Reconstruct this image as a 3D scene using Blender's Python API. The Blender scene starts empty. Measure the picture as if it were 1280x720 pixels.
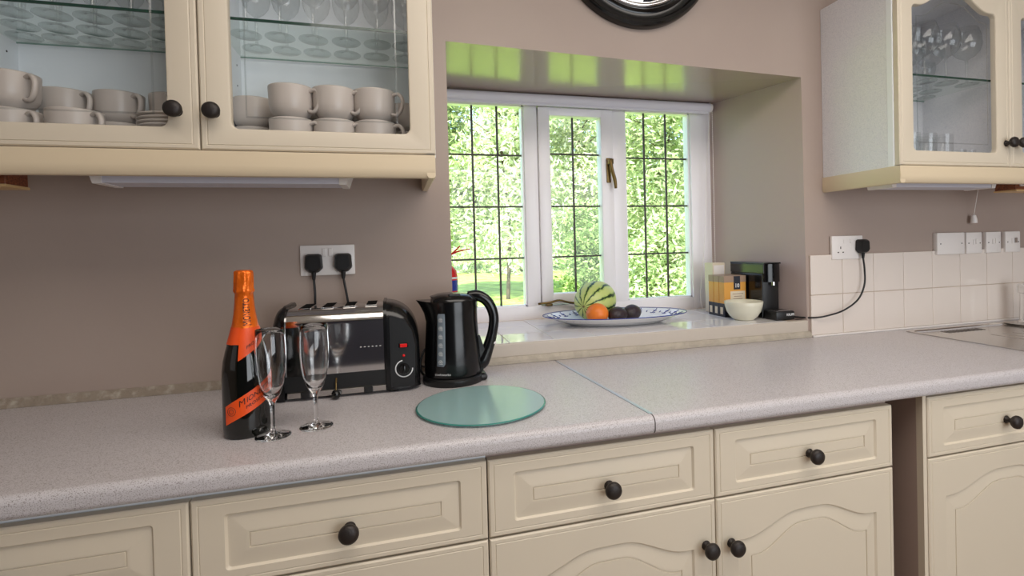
import bpy, bmesh, math, random
import numpy as np
from mathutils import Vector, Matrix
PI = math.pi
R = math.radians
SC = bpy.context.scene
COL = SC.collection
random.seed(7)
rng = np.random.default_rng(7)

# ------------------------------------------------------------------ camera
cam_d = bpy.data.cameras.new('camera')
cam = bpy.data.objects.new('camera', cam_d)
COL.objects.link(cam)
SC.camera = cam
YAW, PIT, ROL, FPX = R(15.51), R(-0.731), R(-1.441), 642.2
Fv = Vector((math.sin(YAW)*math.cos(PIT), math.cos(YAW)*math.cos(PIT), math.sin(PIT)))
Rv = Vector((math.cos(YAW), -math.sin(YAW), 0))
Uv = Rv.cross(Fv)
R2 = Rv*math.cos(ROL) + Uv*math.sin(ROL)
U2 = -Rv*math.sin(ROL) + Uv*math.cos(ROL)
cam.matrix_world = Matrix(((R2.x, U2.x, -Fv.x, 0), (R2.y, U2.y, -Fv.y, -1.6046), (R2.z, U2.z, -Fv.z, 1.2897), (0, 0, 0, 1)))
cam_d.sensor_width = 36
cam_d.lens = 36*FPX/1280
cam_d.shift_x = -37.2/1280
cam_d.shift_y = -47.4/1280
cam_d.clip_start = 0.02
cam_d.clip_end = 400

# ------------------------------------------------------------------ light
SC.view_settings.view_transform = 'Standard'
SC.view_settings.look = 'None'
SC.view_settings.gamma = 1
SC.view_settings.use_curve_mapping = False
SC.view_settings.exposure = 0.1
SC.cycles.transparent_max_bounces = 64      # many sheets of glass behind one another
SC.cycles.max_bounces = 16
SC.cycles.transmission_bounces = 16
world = bpy.data.worlds.new('sky')
SC.world = world
world.use_nodes = True
wn = world.node_tree
sky = wn.nodes.new('ShaderNodeTexSky')
sky.sky_type = 'NISHITA'
sky.sun_disc = False
sky.sun_elevation = R(50)
sky.sun_rotation = R(200)
wn.links.new(sky.outputs[0], wn.nodes['Background'].inputs[0])
wn.nodes['Background'].inputs[1].default_value = 0.6
sun_d = bpy.data.lights.new('sun', 'SUN')
sun_d.energy = 13
sun_d.color = (1.0, .97, .92)
sun_d.angle = R(0.6)
sun = bpy.data.objects.new('sun', sun_d)
COL.objects.link(sun)
sun.rotation_euler = (R(42), 0, R(-28))
def area(name, loc, rot, sx, sy, power, col):
    d = bpy.data.lights.new(name, 'AREA')
    d.shape = 'RECTANGLE'; d.size = sx; d.size_y = sy; d.energy = power; d.color = col
    o = bpy.data.objects.new(name, d); COL.objects.link(o)
    o.location = loc; o.rotation_euler = rot
    return o
# fill lamps added before the solid rear and left walls, then the ceiling light
area('rear_fill_lamp', (1.7, -3.42, 1.35), (R(90), 0, 0), 2.2, 1.7, 46, (.90, .95, 1.0))
area('left_fill_lamp', (-2.12, -1.9, 1.6), (R(90), 0, R(-90)), 1.5, 1.2, 1.5, (.95, .97, 1.0))
area('ceiling_light', (0.7, -1.35, 2.42), (0, 0, 0), 2.2, 1.0, 25, (1.0, .92, .84))

# ------------------------------------------------------------------ materials
MATS = {}
def mat(name, col, rough=.5, metal=0., spec=.5, **kw):
    m = bpy.data.materials.new(name); m.use_nodes = True
    b = m.node_tree.nodes['Principled BSDF']
    b.inputs['Base Color'].default_value = (*col, 1)
    b.inputs['Roughness'].default_value = rough
    b.inputs['Metallic'].default_value = metal
    b.inputs['Specular IOR Level'].default_value = spec
    for k, v in kw.items():
        b.inputs[k].default_value = v
    MATS[name] = m
    return m
def srgb(r, g, b):
    return tuple(((c/255)/12.92 if c/255 <= .04045 else ((c/255+.055)/1.055)**2.4) for c in (r, g, b))
def noise_bump(m, scale, strength, detail=3, dist=.002):
    nt = m.node_tree; b = nt.nodes['Principled BSDF']
    tc = nt.nodes.new('ShaderNodeTexCoord'); n = nt.nodes.new('ShaderNodeTexNoise'); bp = nt.nodes.new('ShaderNodeBump')
    n.inputs['Scale'].default_value = scale; n.inputs['Detail'].default_value = detail
    bp.inputs['Strength'].default_value = strength; bp.inputs['Distance'].default_value = dist
    nt.links.new(tc.outputs['Object'], n.inputs['Vector']); nt.links.new(n.outputs['Fac'], bp.inputs['Height'])
    nt.links.new(bp.outputs[0], b.inputs['Normal'])
def noise_col(m, scale, c1, c2, p1=.4, p2=.6, detail=3, stretch=None, kind='noise'):
    nt = m.node_tree; b = nt.nodes['Principled BSDF']
    tc = nt.nodes.new('ShaderNodeTexCoord'); n = nt.nodes.new('ShaderNodeTexNoise'); cr = nt.nodes.new('ShaderNodeValToRGB')
    n.inputs['Scale'].default_value = scale; n.inputs['Detail'].default_value = detail
    src = tc.outputs['Object']
    if stretch:
        mp = nt.nodes.new('ShaderNodeMapping'); mp.inputs['Scale'].default_value = stretch
        nt.links.new(src, mp.inputs[0]); src = mp.outputs[0]
    cr.color_ramp.elements[0].position = p1; cr.color_ramp.elements[0].color = (*c1, 1)
    cr.color_ramp.elements[1].position = p2; cr.color_ramp.elements[1].color = (*c2, 1)
    nt.links.new(src, n.inputs['Vector']); nt.links.new(n.outputs['Fac'], cr.inputs[0])
    nt.links.new(cr.outputs[0], b.inputs['Base Color'])
    return cr
def glass_mat(name, tint=(1, 1, 1), refl=1.0, rough=0.0, ior=1.5):
    """thin sheet glass: clear transmission with a fresnel reflection"""
    m = bpy.data.materials.new(name); m.use_nodes = True; nt = m.node_tree
    nt.nodes.remove(nt.nodes['Principled BSDF'])
    out = nt.nodes['Material Output']
    t = nt.nodes.new('ShaderNodeBsdfTransparent'); t.inputs[0].default_value = (*tint, 1)
    g = nt.nodes.new('ShaderNodeBsdfGlossy'); g.inputs['Roughness'].default_value = rough
    fr = nt.nodes.new('ShaderNodeFresnel'); fr.inputs[0].default_value = ior
    ge = nt.nodes.new('ShaderNodeNewGeometry'); io = nt.nodes.new('ShaderNodeMath'); io.operation = 'MULTIPLY_ADD'
    io.inputs[1].default_value = 1/ior-ior; io.inputs[2].default_value = ior      # the same reflection from either side of the sheet
    nt.links.new(ge.outputs['Backfacing'], io.inputs[0]); nt.links.new(io.outputs[0], fr.inputs[0])
    ml = nt.nodes.new('ShaderNodeMath'); ml.operation = 'MULTIPLY'; ml.inputs[1].default_value = refl
    mx = nt.nodes.new('ShaderNodeMixShader')
    nt.links.new(fr.outputs[0], ml.inputs[0]); nt.links.new(ml.outputs[0], mx.inputs[0])
    nt.links.new(t.outputs[0], mx.inputs[1]); nt.links.new(g.outputs[0], mx.inputs[2])
    nt.links.new(mx.outputs[0], out.inputs[0])
    MATS[name] = m
    return m
WALLC = srgb(170, 152, 142)
m_wall = mat('wall_paint', WALLC, .55); noise_bump(m_wall, 9, .35, 5, .004)
noise_col(m_wall, 1.6, srgb(166, 148, 138), srgb(173, 156, 145), .35, .65)
m_wallf = mat('slate_blue_paint', srgb(74, 78, 96), .6)
m_soffit = mat('soffit_gloss_paint', WALLC, .2, spec=.8); noise_bump(m_soffit, 5, .25, 3, .003)
m_reveal = mat('reveal_paint', srgb(188, 170, 164), .5); noise_bump(m_reveal, 9, .3, 4, .003)
m_ceil = mat('ceiling_paint', srgb(235, 230, 222), .7)
m_floor = mat('floor_vinyl', srgb(150, 125, 100), .4)
m_cream = mat('cream_foil', srgb(214, 202, 182), .42); noise_bump(m_cream, 60, .04, 2, .001)
m_creamd = mat('cream_groove', srgb(150, 135, 110), .5)
m_pelmet = mat('pelmet_cream', srgb(220, 202, 172), .4)
m_carc = mat('white_laminate', srgb(228, 228, 232), .5); noise_bump(m_carc, 900, .25, 1, .0006)
noise_col(m_carc, 700, srgb(205, 206, 214), srgb(236, 235, 238), .35, .5, 1)
m_carcin = mat('white_melamine', srgb(240, 243, 246), .5)
m_gap = mat('shaded_side_panel', srgb(172, 152, 142), .5)  # brown is the shadow in the gap, put into the panel colour
m_knob = mat('black_iron', srgb(44, 38, 36), .45, .3); noise_bump(m_knob, 500, .5, 2, .0008)
m_top = mat('worktop', srgb(205, 198, 196), .32, spec=.4)
cr = noise_col(m_top, 560, srgb(148, 140, 138), srgb(202, 197, 199), .34, .48, 2)
m_strip = mat('joint_strip', srgb(190, 198, 212), .3, .6)
m_dark = mat('dark_joint', srgb(70, 62, 58), .7)
m_sill = mat('sill_paint', srgb(196, 185, 172), .4); noise_bump(m_sill, 25, .4, 4, .003)
m_caulk = mat('caulk', srgb(178, 168, 150), .6); noise_bump(m_caulk, 70, .9, 4, .004)
noise_col(m_caulk, 30, srgb(172, 162, 147), srgb(184, 174, 158), .4, .62)
m_caulk2 = mat('old_caulk', srgb(150, 138, 122), .6); noise_bump(m_caulk2, 70, .9, 4, .004)
noise_col(m_caulk2, 45, srgb(146, 133, 118), srgb(180, 170, 156), .5, .75)
m_tile = mat('wall_tile', srgb(228, 217, 208), .12); noise_bump(m_tile, 14, .12, 2, .002)
m_stile = mat('sill_tile', srgb(228, 224, 224), .06)
m_grout = mat('grout', srgb(196, 176, 158), .8)
m_white = mat('white_gloss_paint', srgb(248, 245, 248), .3); noise_bump(m_white, 30, .12, 3, .002)
m_lead = mat('lead', srgb(74, 70, 66), .5, .4)
m_brass = mat('aged_brass', srgb(120, 98, 60), .38, .9)
m_blind = mat('blind_fabric', srgb(226, 224, 232), .6)
m_plastic = mat('white_plastic', srgb(238, 232, 228), .3)
m_black = mat('black_plastic', srgb(14, 14, 15), .18)
m_blackm = mat('black_satin', srgb(20, 20, 21), .4)
m_blackfr = mat('black_lacquer', srgb(12, 12, 13), .16)
m_steel = mat('polished_steel', (.66, .65, .64), .09, 1.0); noise_bump(m_steel, 4, .05, 1, .002)
m_sink = mat('sink_steel', (.58, .55, .52), .24, 1.0)
m_chrome = mat('chrome', (.8, .8, .8), .06, 1.0)
m_mirror = mat('mirror_glass', (.86, .87, .88), .02, 1.0)
m_cup = mat('grey_stoneware', srgb(196, 186, 178), .3)
m_plate = mat('white_glaze', srgb(240, 240, 240), .08)
m_blue = mat('blue_glaze', srgb(38, 56, 140), .1)
m_bowl = mat('cream_glaze', srgb(222, 218, 198), .25)
m_red = mat('red_enamel', srgb(200, 30, 30), .25)
m_neon = mat('red_neon_switch', srgb(225, 25, 25), .25)
m_print = mat('white_print', srgb(225, 225, 225), .5)
m_gauge = mat('gauge_window', srgb(112, 122, 130), .3)
m_gold = mat('amber_card', srgb(222, 160, 70), .45)
m_taupe = mat('taupe_card', srgb(160, 135, 115), .5)
m_navy = mat('navy_card', srgb(34, 36, 48), .45)
m_card = mat('cream_card', srgb(222, 208, 184), .5)
m_wood = mat('reddish_wood', srgb(120, 62, 34), .45)
noise_col(m_wood, 30, srgb(92, 42, 22), srgb(140, 78, 44), .35, .65, 4, (1, 8, 8))
m_palewood = mat('pale_wood_edge', srgb(205, 170, 120), .5)
m_foil = mat('orange_foil', srgb(240, 112, 22), .3, .5); noise_bump(m_foil, 85, .8, 3, .003)
m_orange = mat('orange_label', srgb(240, 84, 24), .4)
m_ink = mat('dark_ink', srgb(40, 22, 18), .5)
m_bottle = mat('dark_bottle_glass', srgb(10, 12, 9), .05, spec=.7)
m_ofruit = mat('orange_peel', srgb(238, 128, 44), .4); noise_bump(m_ofruit, 260, .5, 2, .0012)
m_avo = mat('avocado_skin', srgb(52, 40, 44), .45); noise_bump(m_avo, 190, .8, 2, .002)
m_stem = mat('stalk', srgb(110, 100, 60), .7)
m_diff = mat('lamp_diffuser', srgb(214, 214, 226), .35)
m_mark = mat('pencil_line', srgb(160, 158, 156), .5)
g_pane = glass_mat('window_glass', (.97, .98, .97), .6)
g_door = glass_mat('cabinet_glass', (.985, .99, .99), .45)
g_shelf = glass_mat('shelf_glass', (.84, .91, .88), 1.0)
m_edge = mat('green_glass_edge', srgb(30, 62, 52), .15)
m_edge2 = mat('pale_glass_edge', srgb(128, 156, 146), .2)
m_slot = mat('slot_black', srgb(9, 9, 9), .95, spec=.1)
m_bevel = glass_mat('bevel_cut_glass', (.82, .84, .84), 2.6, .15)
g_thin = glass_mat('thin_glassware', (.925, .935, .935), 1.6)
m_glass = mat('clear_glass', (1, 1, 1), 0.0, **{'Transmission Weight': 1.0, 'IOR': 1.46})
m_tg = mat('green_glass', (.60, .86, .86), .2, **{'Transmission Weight': .55, 'IOR': 1.45})
m_tge = mat('teal_glass_edge', srgb(70, 150, 140), .1, **{'Transmission Weight': .3})
# watermelon skin: dark broken stripes from pole to pole
m_melon = mat('melon_rind', srgb(176, 196, 110), .35)
def melon_nodes():
    nt = m_melon.node_tree; b = nt.nodes['Principled BSDF']
    tc = nt.nodes.new('ShaderNodeTexCoord'); sp = nt.nodes.new('ShaderNodeSeparateXYZ')
    nt.links.new(tc.outputs['Object'], sp.inputs[0])
    at = nt.nodes.new('ShaderNodeMath'); at.operation = 'ARCTAN2'
    nt.links.new(sp.outputs['Y'], at.inputs[0]); nt.links.new(sp.outputs['Z'], at.inputs[1])
    nz = nt.nodes.new('ShaderNodeTexNoise'); nz.inputs['Scale'].default_value = 42; nz.inputs['Detail'].default_value = 5; nz.inputs['Roughness'].default_value = .7
    nt.links.new(tc.outputs['Object'], nz.inputs['Vector'])
    ad = nt.nodes.new('ShaderNodeMath'); ad.operation = 'MULTIPLY_ADD'; ad.inputs[1].default_value = 5.0
    nt.links.new(nz.outputs['Fac'], ad.inputs[0])
    ml = nt.nodes.new('ShaderNodeMath'); ml.operation = 'MULTIPLY'; ml.inputs[1].default_value = 11
    nt.links.new(at.outputs[0], ml.inputs[0]); nt.links.new(ml.outputs[0], ad.inputs[2])
    sn = nt.nodes.new('ShaderNodeMath'); sn.operation = 'SINE'; nt.links.new(ad.outputs[0], sn.inputs[0])
    cr = nt.nodes.new('ShaderNodeValToRGB')
    e = cr.color_ramp.elements
    e[0].position = .0; e[0].color = (*srgb(196, 208, 128), 1)
    e[1].position = .93; e[1].color = (*srgb(28, 52, 22), 1)
    k = e.new(.74); k.color = (*srgb(158, 184, 96), 1)
    k = e.new(.84); k.color = (*srgb(70, 104, 48), 1)
    nt.links.new(sn.outputs[0], cr.inputs[0]); nt.links.new(cr.outputs[0], b.inputs['Base Color'])
melon_nodes()

def leaf_mat(name, c1, c2, trans=.36):
    m = bpy.data.materials.new(name); m.use_nodes = True; nt = m.node_tree
    nt.nodes.remove(nt.nodes['Principled BSDF'])
    g = nt.nodes.new('ShaderNodeNewGeometry'); cr = nt.nodes.new('ShaderNodeValToRGB')
    cr.color_ramp.elements[0].color = (*c1, 1); cr.color_ramp.elements[1].color = (*c2, 1)
    nt.links.new(g.outputs['Random Per Island'], cr.inputs[0])
    d = nt.nodes.new('ShaderNodeBsdfDiffuse'); t = nt.nodes.new('ShaderNodeBsdfTranslucent'); mx = nt.nodes.new('ShaderNodeMixShader')
    mx.inputs[0].default_value = trans
    nt.links.new(cr.outputs[0], d.inputs[0]); nt.links.new(cr.outputs[0], t.inputs[0])
    nt.links.new(d.outputs[0], mx.inputs[1]); nt.links.new(t.outputs[0], mx.inputs[2])
    nt.links.new(mx.outputs[0], nt.nodes['Material Output'].inputs[0])
    MATS[name] = m
    return m
m_leafA = leaf_mat('leaf_pale', srgb(172, 188, 128), srgb(240, 243, 224))
m_leafB = leaf_mat('leaf_mid', srgb(132, 158, 88), srgb(222, 230, 190))
m_leafC = leaf_mat('leaf_deep', srgb(84, 114, 56), srgb(184, 202, 136))
m_leafR = leaf_mat('leaf_russet', srgb(110, 60, 40), srgb(170, 110, 80))
m_bark = mat('bark', srgb(92, 78, 62), .9); noise_bump(m_bark, 20, .8, 4, .02)
m_lawn = mat('lawn', srgb(150, 186, 80), .9)
noise_col(m_lawn, 2.2, srgb(104, 142, 44), srgb(188, 214, 104), .35, .65, 6)
m_gravel = mat('path', srgb(190, 180, 160), .9)

# ------------------------------------------------------------------ helpers
def wloc(p):
    v = Vector((0, 0, 0))
    while p is not None:
        v += p.location; p = p.parent
    return v
def obj(name, bm, m, parent=None, smooth=None, kind=None, label=None):
    """bm is in world coordinates; the object gets its origin at the centre of its foot"""
    me = bpy.data.meshes.new(name)
    bmesh.ops.recalc_face_normals(bm, faces=bm.faces)
    vs = bm.verts
    xs = [v.co.x for v in vs]; ys = [v.co.y for v in vs]; zs = [v.co.z for v in vs]
    c = Vector(((min(xs)+max(xs))/2, (min(ys)+max(ys))/2, min(zs)))
    bm.transform(Matrix.Translation(-c))
    bm.to_mesh(me); bm.free()
    for k in (m if isinstance(m, (list, tuple)) else [m]):
        me.materials.append(k)
    if smooth:
        for p in me.polygons: p.use_smooth = True
        if smooth != 'all':
            me.set_sharp_from_angle(angle=R(smooth if isinstance(smooth, (int, float)) and smooth > 1 else 35))
    o = bpy.data.objects.new(name, me); COL.objects.link(o)
    if parent is not None:
        o.parent = parent
    o.location = c - (wloc(parent) if parent is not None else Vector((0, 0, 0)))
    if kind: o['kind'] = kind
    if label: o['label'] = label
    return o
def thing(name, label, cat, loc=(0, 0, 0), group=None):
    o = bpy.data.objects.new(name, None); COL.objects.link(o)
    o.empty_display_size = .05
    o.location = loc; o['label'] = label; o['category'] = cat
    if group: o['group'] = group
    return o
def tag(o, label, cat, group=None):
    o['label'] = label; o['category'] = cat
    if group: o['group'] = group
    return o
def struct(name, bm, m, parent=None, **kw):
    return obj(name, bm, m, parent, kind='structure' if parent is None else None, **kw)
def dup(root, loc, rz=0, label=None, group=None, sc=None):
    r = root.copy(); COL.objects.link(r); r.location = loc; r.rotation_euler = (0, 0, rz)
    if sc: r.scale = (sc, sc, sc)
    if label: r['label'] = label
    if group: r['group'] = group
    for ch in list(root.children):
        c = ch.copy(); COL.objects.link(c); c.parent = r
        for g in list(ch.children):
            d = g.copy(); COL.objects.link(d); d.parent = c
    return r
def BM(): return bmesh.new()
def box(bm, a, b, bev=0, mi=0):
    n = bmesh.new()
    r = bmesh.ops.create_cube(n, size=1)
    s = [abs(b[i]-a[i]) for i in range(3)]; c = [(a[i]+b[i])/2 for i in range(3)]
    for v in n.verts:
        v.co = Vector([v.co[i]*s[i]+c[i] for i in range(3)])
    if bev:
        bmesh.ops.bevel(n, geom=list(n.edges), offset=min(bev, min(s)*.45), segments=2, profile=.5, affect='EDGES')
    for f in n.faces: f.material_index = mi
    me = bpy.data.meshes.new('t'); n.to_mesh(me); n.free(); bm.from_mesh(me); bpy.data.meshes.remove(me)
    return bm
def bx(a, b, bev=0): return box(BM(), a, b, bev)
def lathe(bm, prof, c=(0, 0, 0), n=32, axis='z', mi=0, sx=1, sy=1):
    """prof: (radius, height) list"""
    rings = []
    for r, h in prof:
        ring = []
        if r < 1e-6:
            ring = [None]
            p = Vector((0, 0, h)); q = p
            ring = [bm.verts.new(axm(p, axis, c))]
        else:
            for k in range(n):
                a = 2*PI*k/n
                ring.append(bm.verts.new(axm(Vector((r*math.cos(a)*sx, r*math.sin(a)*sy, h)), axis, c)))
        rings.append(ring)
    for i in range(len(rings)-1):
        A, B = rings[i], rings[i+1]
        for k in range(n):
            k2 = (k+1) % n
            if len(A) == 1 and len(B) == 1: continue
            if len(A) == 1: f = bm.faces.new((A[0], B[k2], B[k]))
            elif len(B) == 1: f = bm.faces.new((A[k], A[k2], B[0]))
            else: f = bm.faces.new((A[k], A[k2], B[k2], B[k]))
            f.material_index = mi
    return bm
def axm(p, axis, c):
    if axis == 'z': q = p
    elif axis == '-y': q = Vector((p.x, -p.z, p.y))
    elif axis == 'x': q = Vector((p.z, p.x, p.y))
    else: q = axis @ p
    return q + Vector(c)
def smoothpath(pts, n=8):
    """Catmull-Rom through pts"""
    P = [Vector(p) for p in pts]
    P = [P[0]*2-P[1]] + P + [P[-1]*2-P[-2]]
    out = []
    for i in range(1, len(P)-2):
        for k in range(n):
            t = k/n
            a, b, c, d = P[i-1], P[i], P[i+1], P[i+2]
            out.append(.5*((2*b)+(c-a)*t+(2*a-5*b+4*c-d)*t*t+(3*b-a-3*c+d)*t**3))
    out.append(P[-2])
    return out
def tube(bm, pts, r, n=8, sm=0, cap=True, mi=0, flat=None):
    if sm: pts = smoothpath(pts, sm)
    pts = [Vector(p) for p in pts]
    rr = r if isinstance(r, (list, tuple)) else [r]*len(pts)
    if len(rr) != len(pts):
        rr = [rr[0]+(rr[-1]-rr[0])*i/(len(pts)-1) for i in range(len(pts))] if len(rr) == 2 else [np.interp(i/(len(pts)-1), np.linspace(0, 1, len(rr)), rr) for i in range(len(pts))]
    t0 = (pts[1]-pts[0]).normalized()
    up = Vector((0, 0, 1)) if abs(t0.z) < .9 else Vector((0, 1, 0))
    nrm = t0.cross(up).normalized()
    rings = []
    for i, p in enumerate(pts):
        t = (pts[min(i+1, len(pts)-1)]-pts[max(i-1, 0)]).normalized()
        nrm = (nrm - t*nrm.dot(t)).normalized()
        b = t.cross(nrm)
        f1, f2 = (1, 1) if not flat else flat
        rings.append([bm.verts.new(p+(nrm*math.cos(2*PI*k/n)*f1+b*math.sin(2*PI*k/n)*f2)*rr[i]) for k in range(n)])
    for A, B in zip(rings, rings[1:]):
        for k in range(n):
            f = bm.faces.new((A[k], A[(k+1) % n], B[(k+1) % n], B[k])); f.material_index = mi
    if cap:
        bm.faces.new(rings[0][::-1]).material_index = mi; bm.faces.new(rings[-1]).material_index = mi
    return bm
def prism(bm, poly, f, d0, d1, mi=0):
    """poly 2-D; f(u,v,d) -> 3-D; extruded from d0 to d1"""
    A = [bm.verts.new(f(u, v, d0)) for u, v in poly]; B = [bm.verts.new(f(u, v, d1)) for u, v in poly]
    n = len(poly)
    fs = [bm.faces.new(A[::-1]), bm.faces.new(B)]
    for k in range(n): fs.append(bm.faces.new((A[k], A[(k+1) % n], B[(k+1) % n], B[k])))
    for q in fs: q.material_index = mi
    return bm
fx = lambda u, v, d: (d, u, v)      # profile in y,z extruded in x
fy = lambda u, v, d: (u, d, v)      # profile in x,z extruded in y
fz = lambda u, v, d: (u, v, d)      # profile in x,y extruded in z
def loft(bm, rings, mi=0, close=True, capA=False, capB=False):
    VR = [[bm.verts.new(p) for p in r] for r in rings]
    n = len(VR[0])
    for A, B in zip(VR, VR[1:]):
        for k in range(n if close else n-1):
            bm.faces.new((A[k], A[(k+1) % n], B[(k+1) % n], B[k])).material_index = mi
    if capA: bm.faces.new(VR[0][::-1]).material_index = mi
    if capB: bm.faces.new(VR[-1]).material_index = mi
    return bm
def text_bm(s, size, f, extrude=.0003, bold=.0, spacing=1.0, align='CENTER', sub=False):
    """writing as mesh; f maps (x, y, z) of the flat text to the world"""
    cu = bpy.data.curves.new('txt', 'FONT'); cu.body = s; cu.size = size; cu.align_x = align; cu.align_y = 'CENTER'
    cu.extrude = extrude; cu.offset = bold; cu.space_character = spacing; cu.resolution_u = 3
    o = bpy.data.objects.new('txt', cu); COL.objects.link(o)
    dg = bpy.context.evaluated_depsgraph_get(); dg.update()
    me = bpy.data.meshes.new_from_object(o.evaluated_get(dg))
    bpy.data.objects.remove(o); bpy.data.curves.remove(cu)
    bm = BM(); bm.from_mesh(me); bpy.data.meshes.remove(me)
    bmesh.ops.triangulate(bm, faces=bm.faces)
    for v in bm.verts: v.co = Vector(f(*v.co))
    return bm

# ------------------------------------------------------------------ structure
X0, X1, Y0, ZC = -2.2, 3.9, -3.6, 2.45
RT = .56   # wall thickness
def build_wall():
    bm = BM()
    # opening: front loop and back loop (deep recess, splayed on the right)
    fl = [(.155, 0, .960), (1.481, 0, .960), (1.474, 0, 1.890), (.155, 0, 1.919)]
    bl = [(.100, RT, .960), (1.376, RT, .960), (1.376, RT, 1.912), (.100, RT, 1.912)]
    of = [(X0, 0, -.05), (X1, 0, -.05), (X1, 0, ZC+.05), (X0, 0, ZC+.05)]
    ob = [(x, RT, z) for x, y, z in of]
    V = lambda L: [bm.verts.new(p) for p in L]
    a, b, c, d = V(fl), V(bl), V(of), V(ob)
    for k in range(4):
        j = (k+1) % 4
        bm.faces.new((c[k], c[j], a[j], a[k])).material_index = 0
        bm.faces.new((a[k], a[j], b[j], b[k])).material_index = {0: 0, 1: 2, 2: 1, 3: 2}[k]
        bm.faces.new((b[k], b[j], d[j], d[k])).material_index = 0
        bm.faces.new((d[k], d[j], c[j], c[k])).material_index = 0
    return struct('wall_back', bm, [m_wall, m_soffit, m_reveal])
wall_back = build_wall()
struct('floor', bx((X0, Y0, -.05), (X1, 0, 0)), m_floor)
struct('ceiling', bx((X0-.1, Y0-.1, ZC), (X1+.1, RT, ZC+.15)), m_ceil)
struct('wall_left', bx((X0-.1, Y0, 0), (X0, 0, ZC)), m_wall)
struct('wall_right', bx((X1, Y0, 0), (X1+.1, 0, ZC)), m_wall)
struct('wall_front', bx((X0-.1, Y0-.1, 0), (X1+.1, Y0, ZC)), m_wallf)
# window frame added round the rear fill lamp, solid wall behind it
for nm, (a, b) in {'trim_1': ((.55, Y0, .45), (2.85, Y0+.06, 2.25))}.items():
    bm = BM()
    box(bm, a, (b[0], b[1], a[2]+.05)); box(bm, (a[0], a[1], b[2]-.05), b)
    box(bm, a, (a[0]+.05, b[1], b[2])); box(bm, (b[0]-.05, a[1], a[2]), b)
    struct(nm, bm, m_white)

# wall tiles, two courses of 152 mm, behind the sink
T = .152
for row in range(2):
    for k in range(-1, 10):
        x0 = 1.642+T*k; x1 = x0+T
        z0 = .916+T*row
        if k == -1: x0 = 1.493
        o = obj('tile', bx((x0+.0012, -.009, z0+.0012), (x1-.0012, -.0005, z0+T-.0012), .0016), m_tile, wall_back)
obj('grout', bx((1.495, -.006, .914), (3.16, 0, .916+2*T-.001)), m_grout, wall_back)

obj('sealant', bx((1.495, -.016, .9101), (3.16, -.0005, .9165), .002), m_plastic, wall_back)

# window sill: painted front, glossy tiles on top
sill = struct('trim_2', bx((.150, -.004, .930), (1.483, .02, .974), .004), m_sill)
sb = BM()
prism(sb, [(.0, .911), (-.014, .911), (-.013, .921), (-.006, .931), (0, .933)], fx, .158, 1.49)
obj('caulk', sb, m_caulk, sill)
obj('grout', bx((.12, .005, .955), (1.45, .478, .9735)), m_grout, sill)
def lerp(a, b, t): return a+(b-a)*t
for j in range(4):
    ya, yb = .004+.152*j, min(.004+.152*(j+1), .476)
    if yb-ya < .02: continue
    xl = lambda y: .155-.055*y/RT; xr = lambda y: 1.480-.105*y/RT
    for k in range(9):
        xa, xb = .18+.152*(k-1), .18+.152*k
        poly = []
        for (x, y) in ((xa+.001, ya+.001), (xb-.001, ya+.001), (xb-.001, yb-.001), (xa+.001, yb-.001)):
            poly.append((min(max(x, xl(y)), xr(y)), y))
        if poly[1][0]-poly[0][0] < .01: continue
        bm = BM(); prism(bm, poly, fz, .966, .975)
        bmesh.ops.bevel(bm, geom=[e for e in bm.edges if all(v.co.z > .97 for v in e.verts)], offset=.001, segments=1, affect='EDGES')
        obj('tile', bm, m_stile, sill)
# chipped strip along the wall foot, left of the window
sb = BM()
prism(sb, [(0, .9105), (-.012, .9105), (-.010, .918), (-.002, .934), (0, .934)], fx, X0+.01, .158)
struct('trim_3', sb, m_caulk2)

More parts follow.
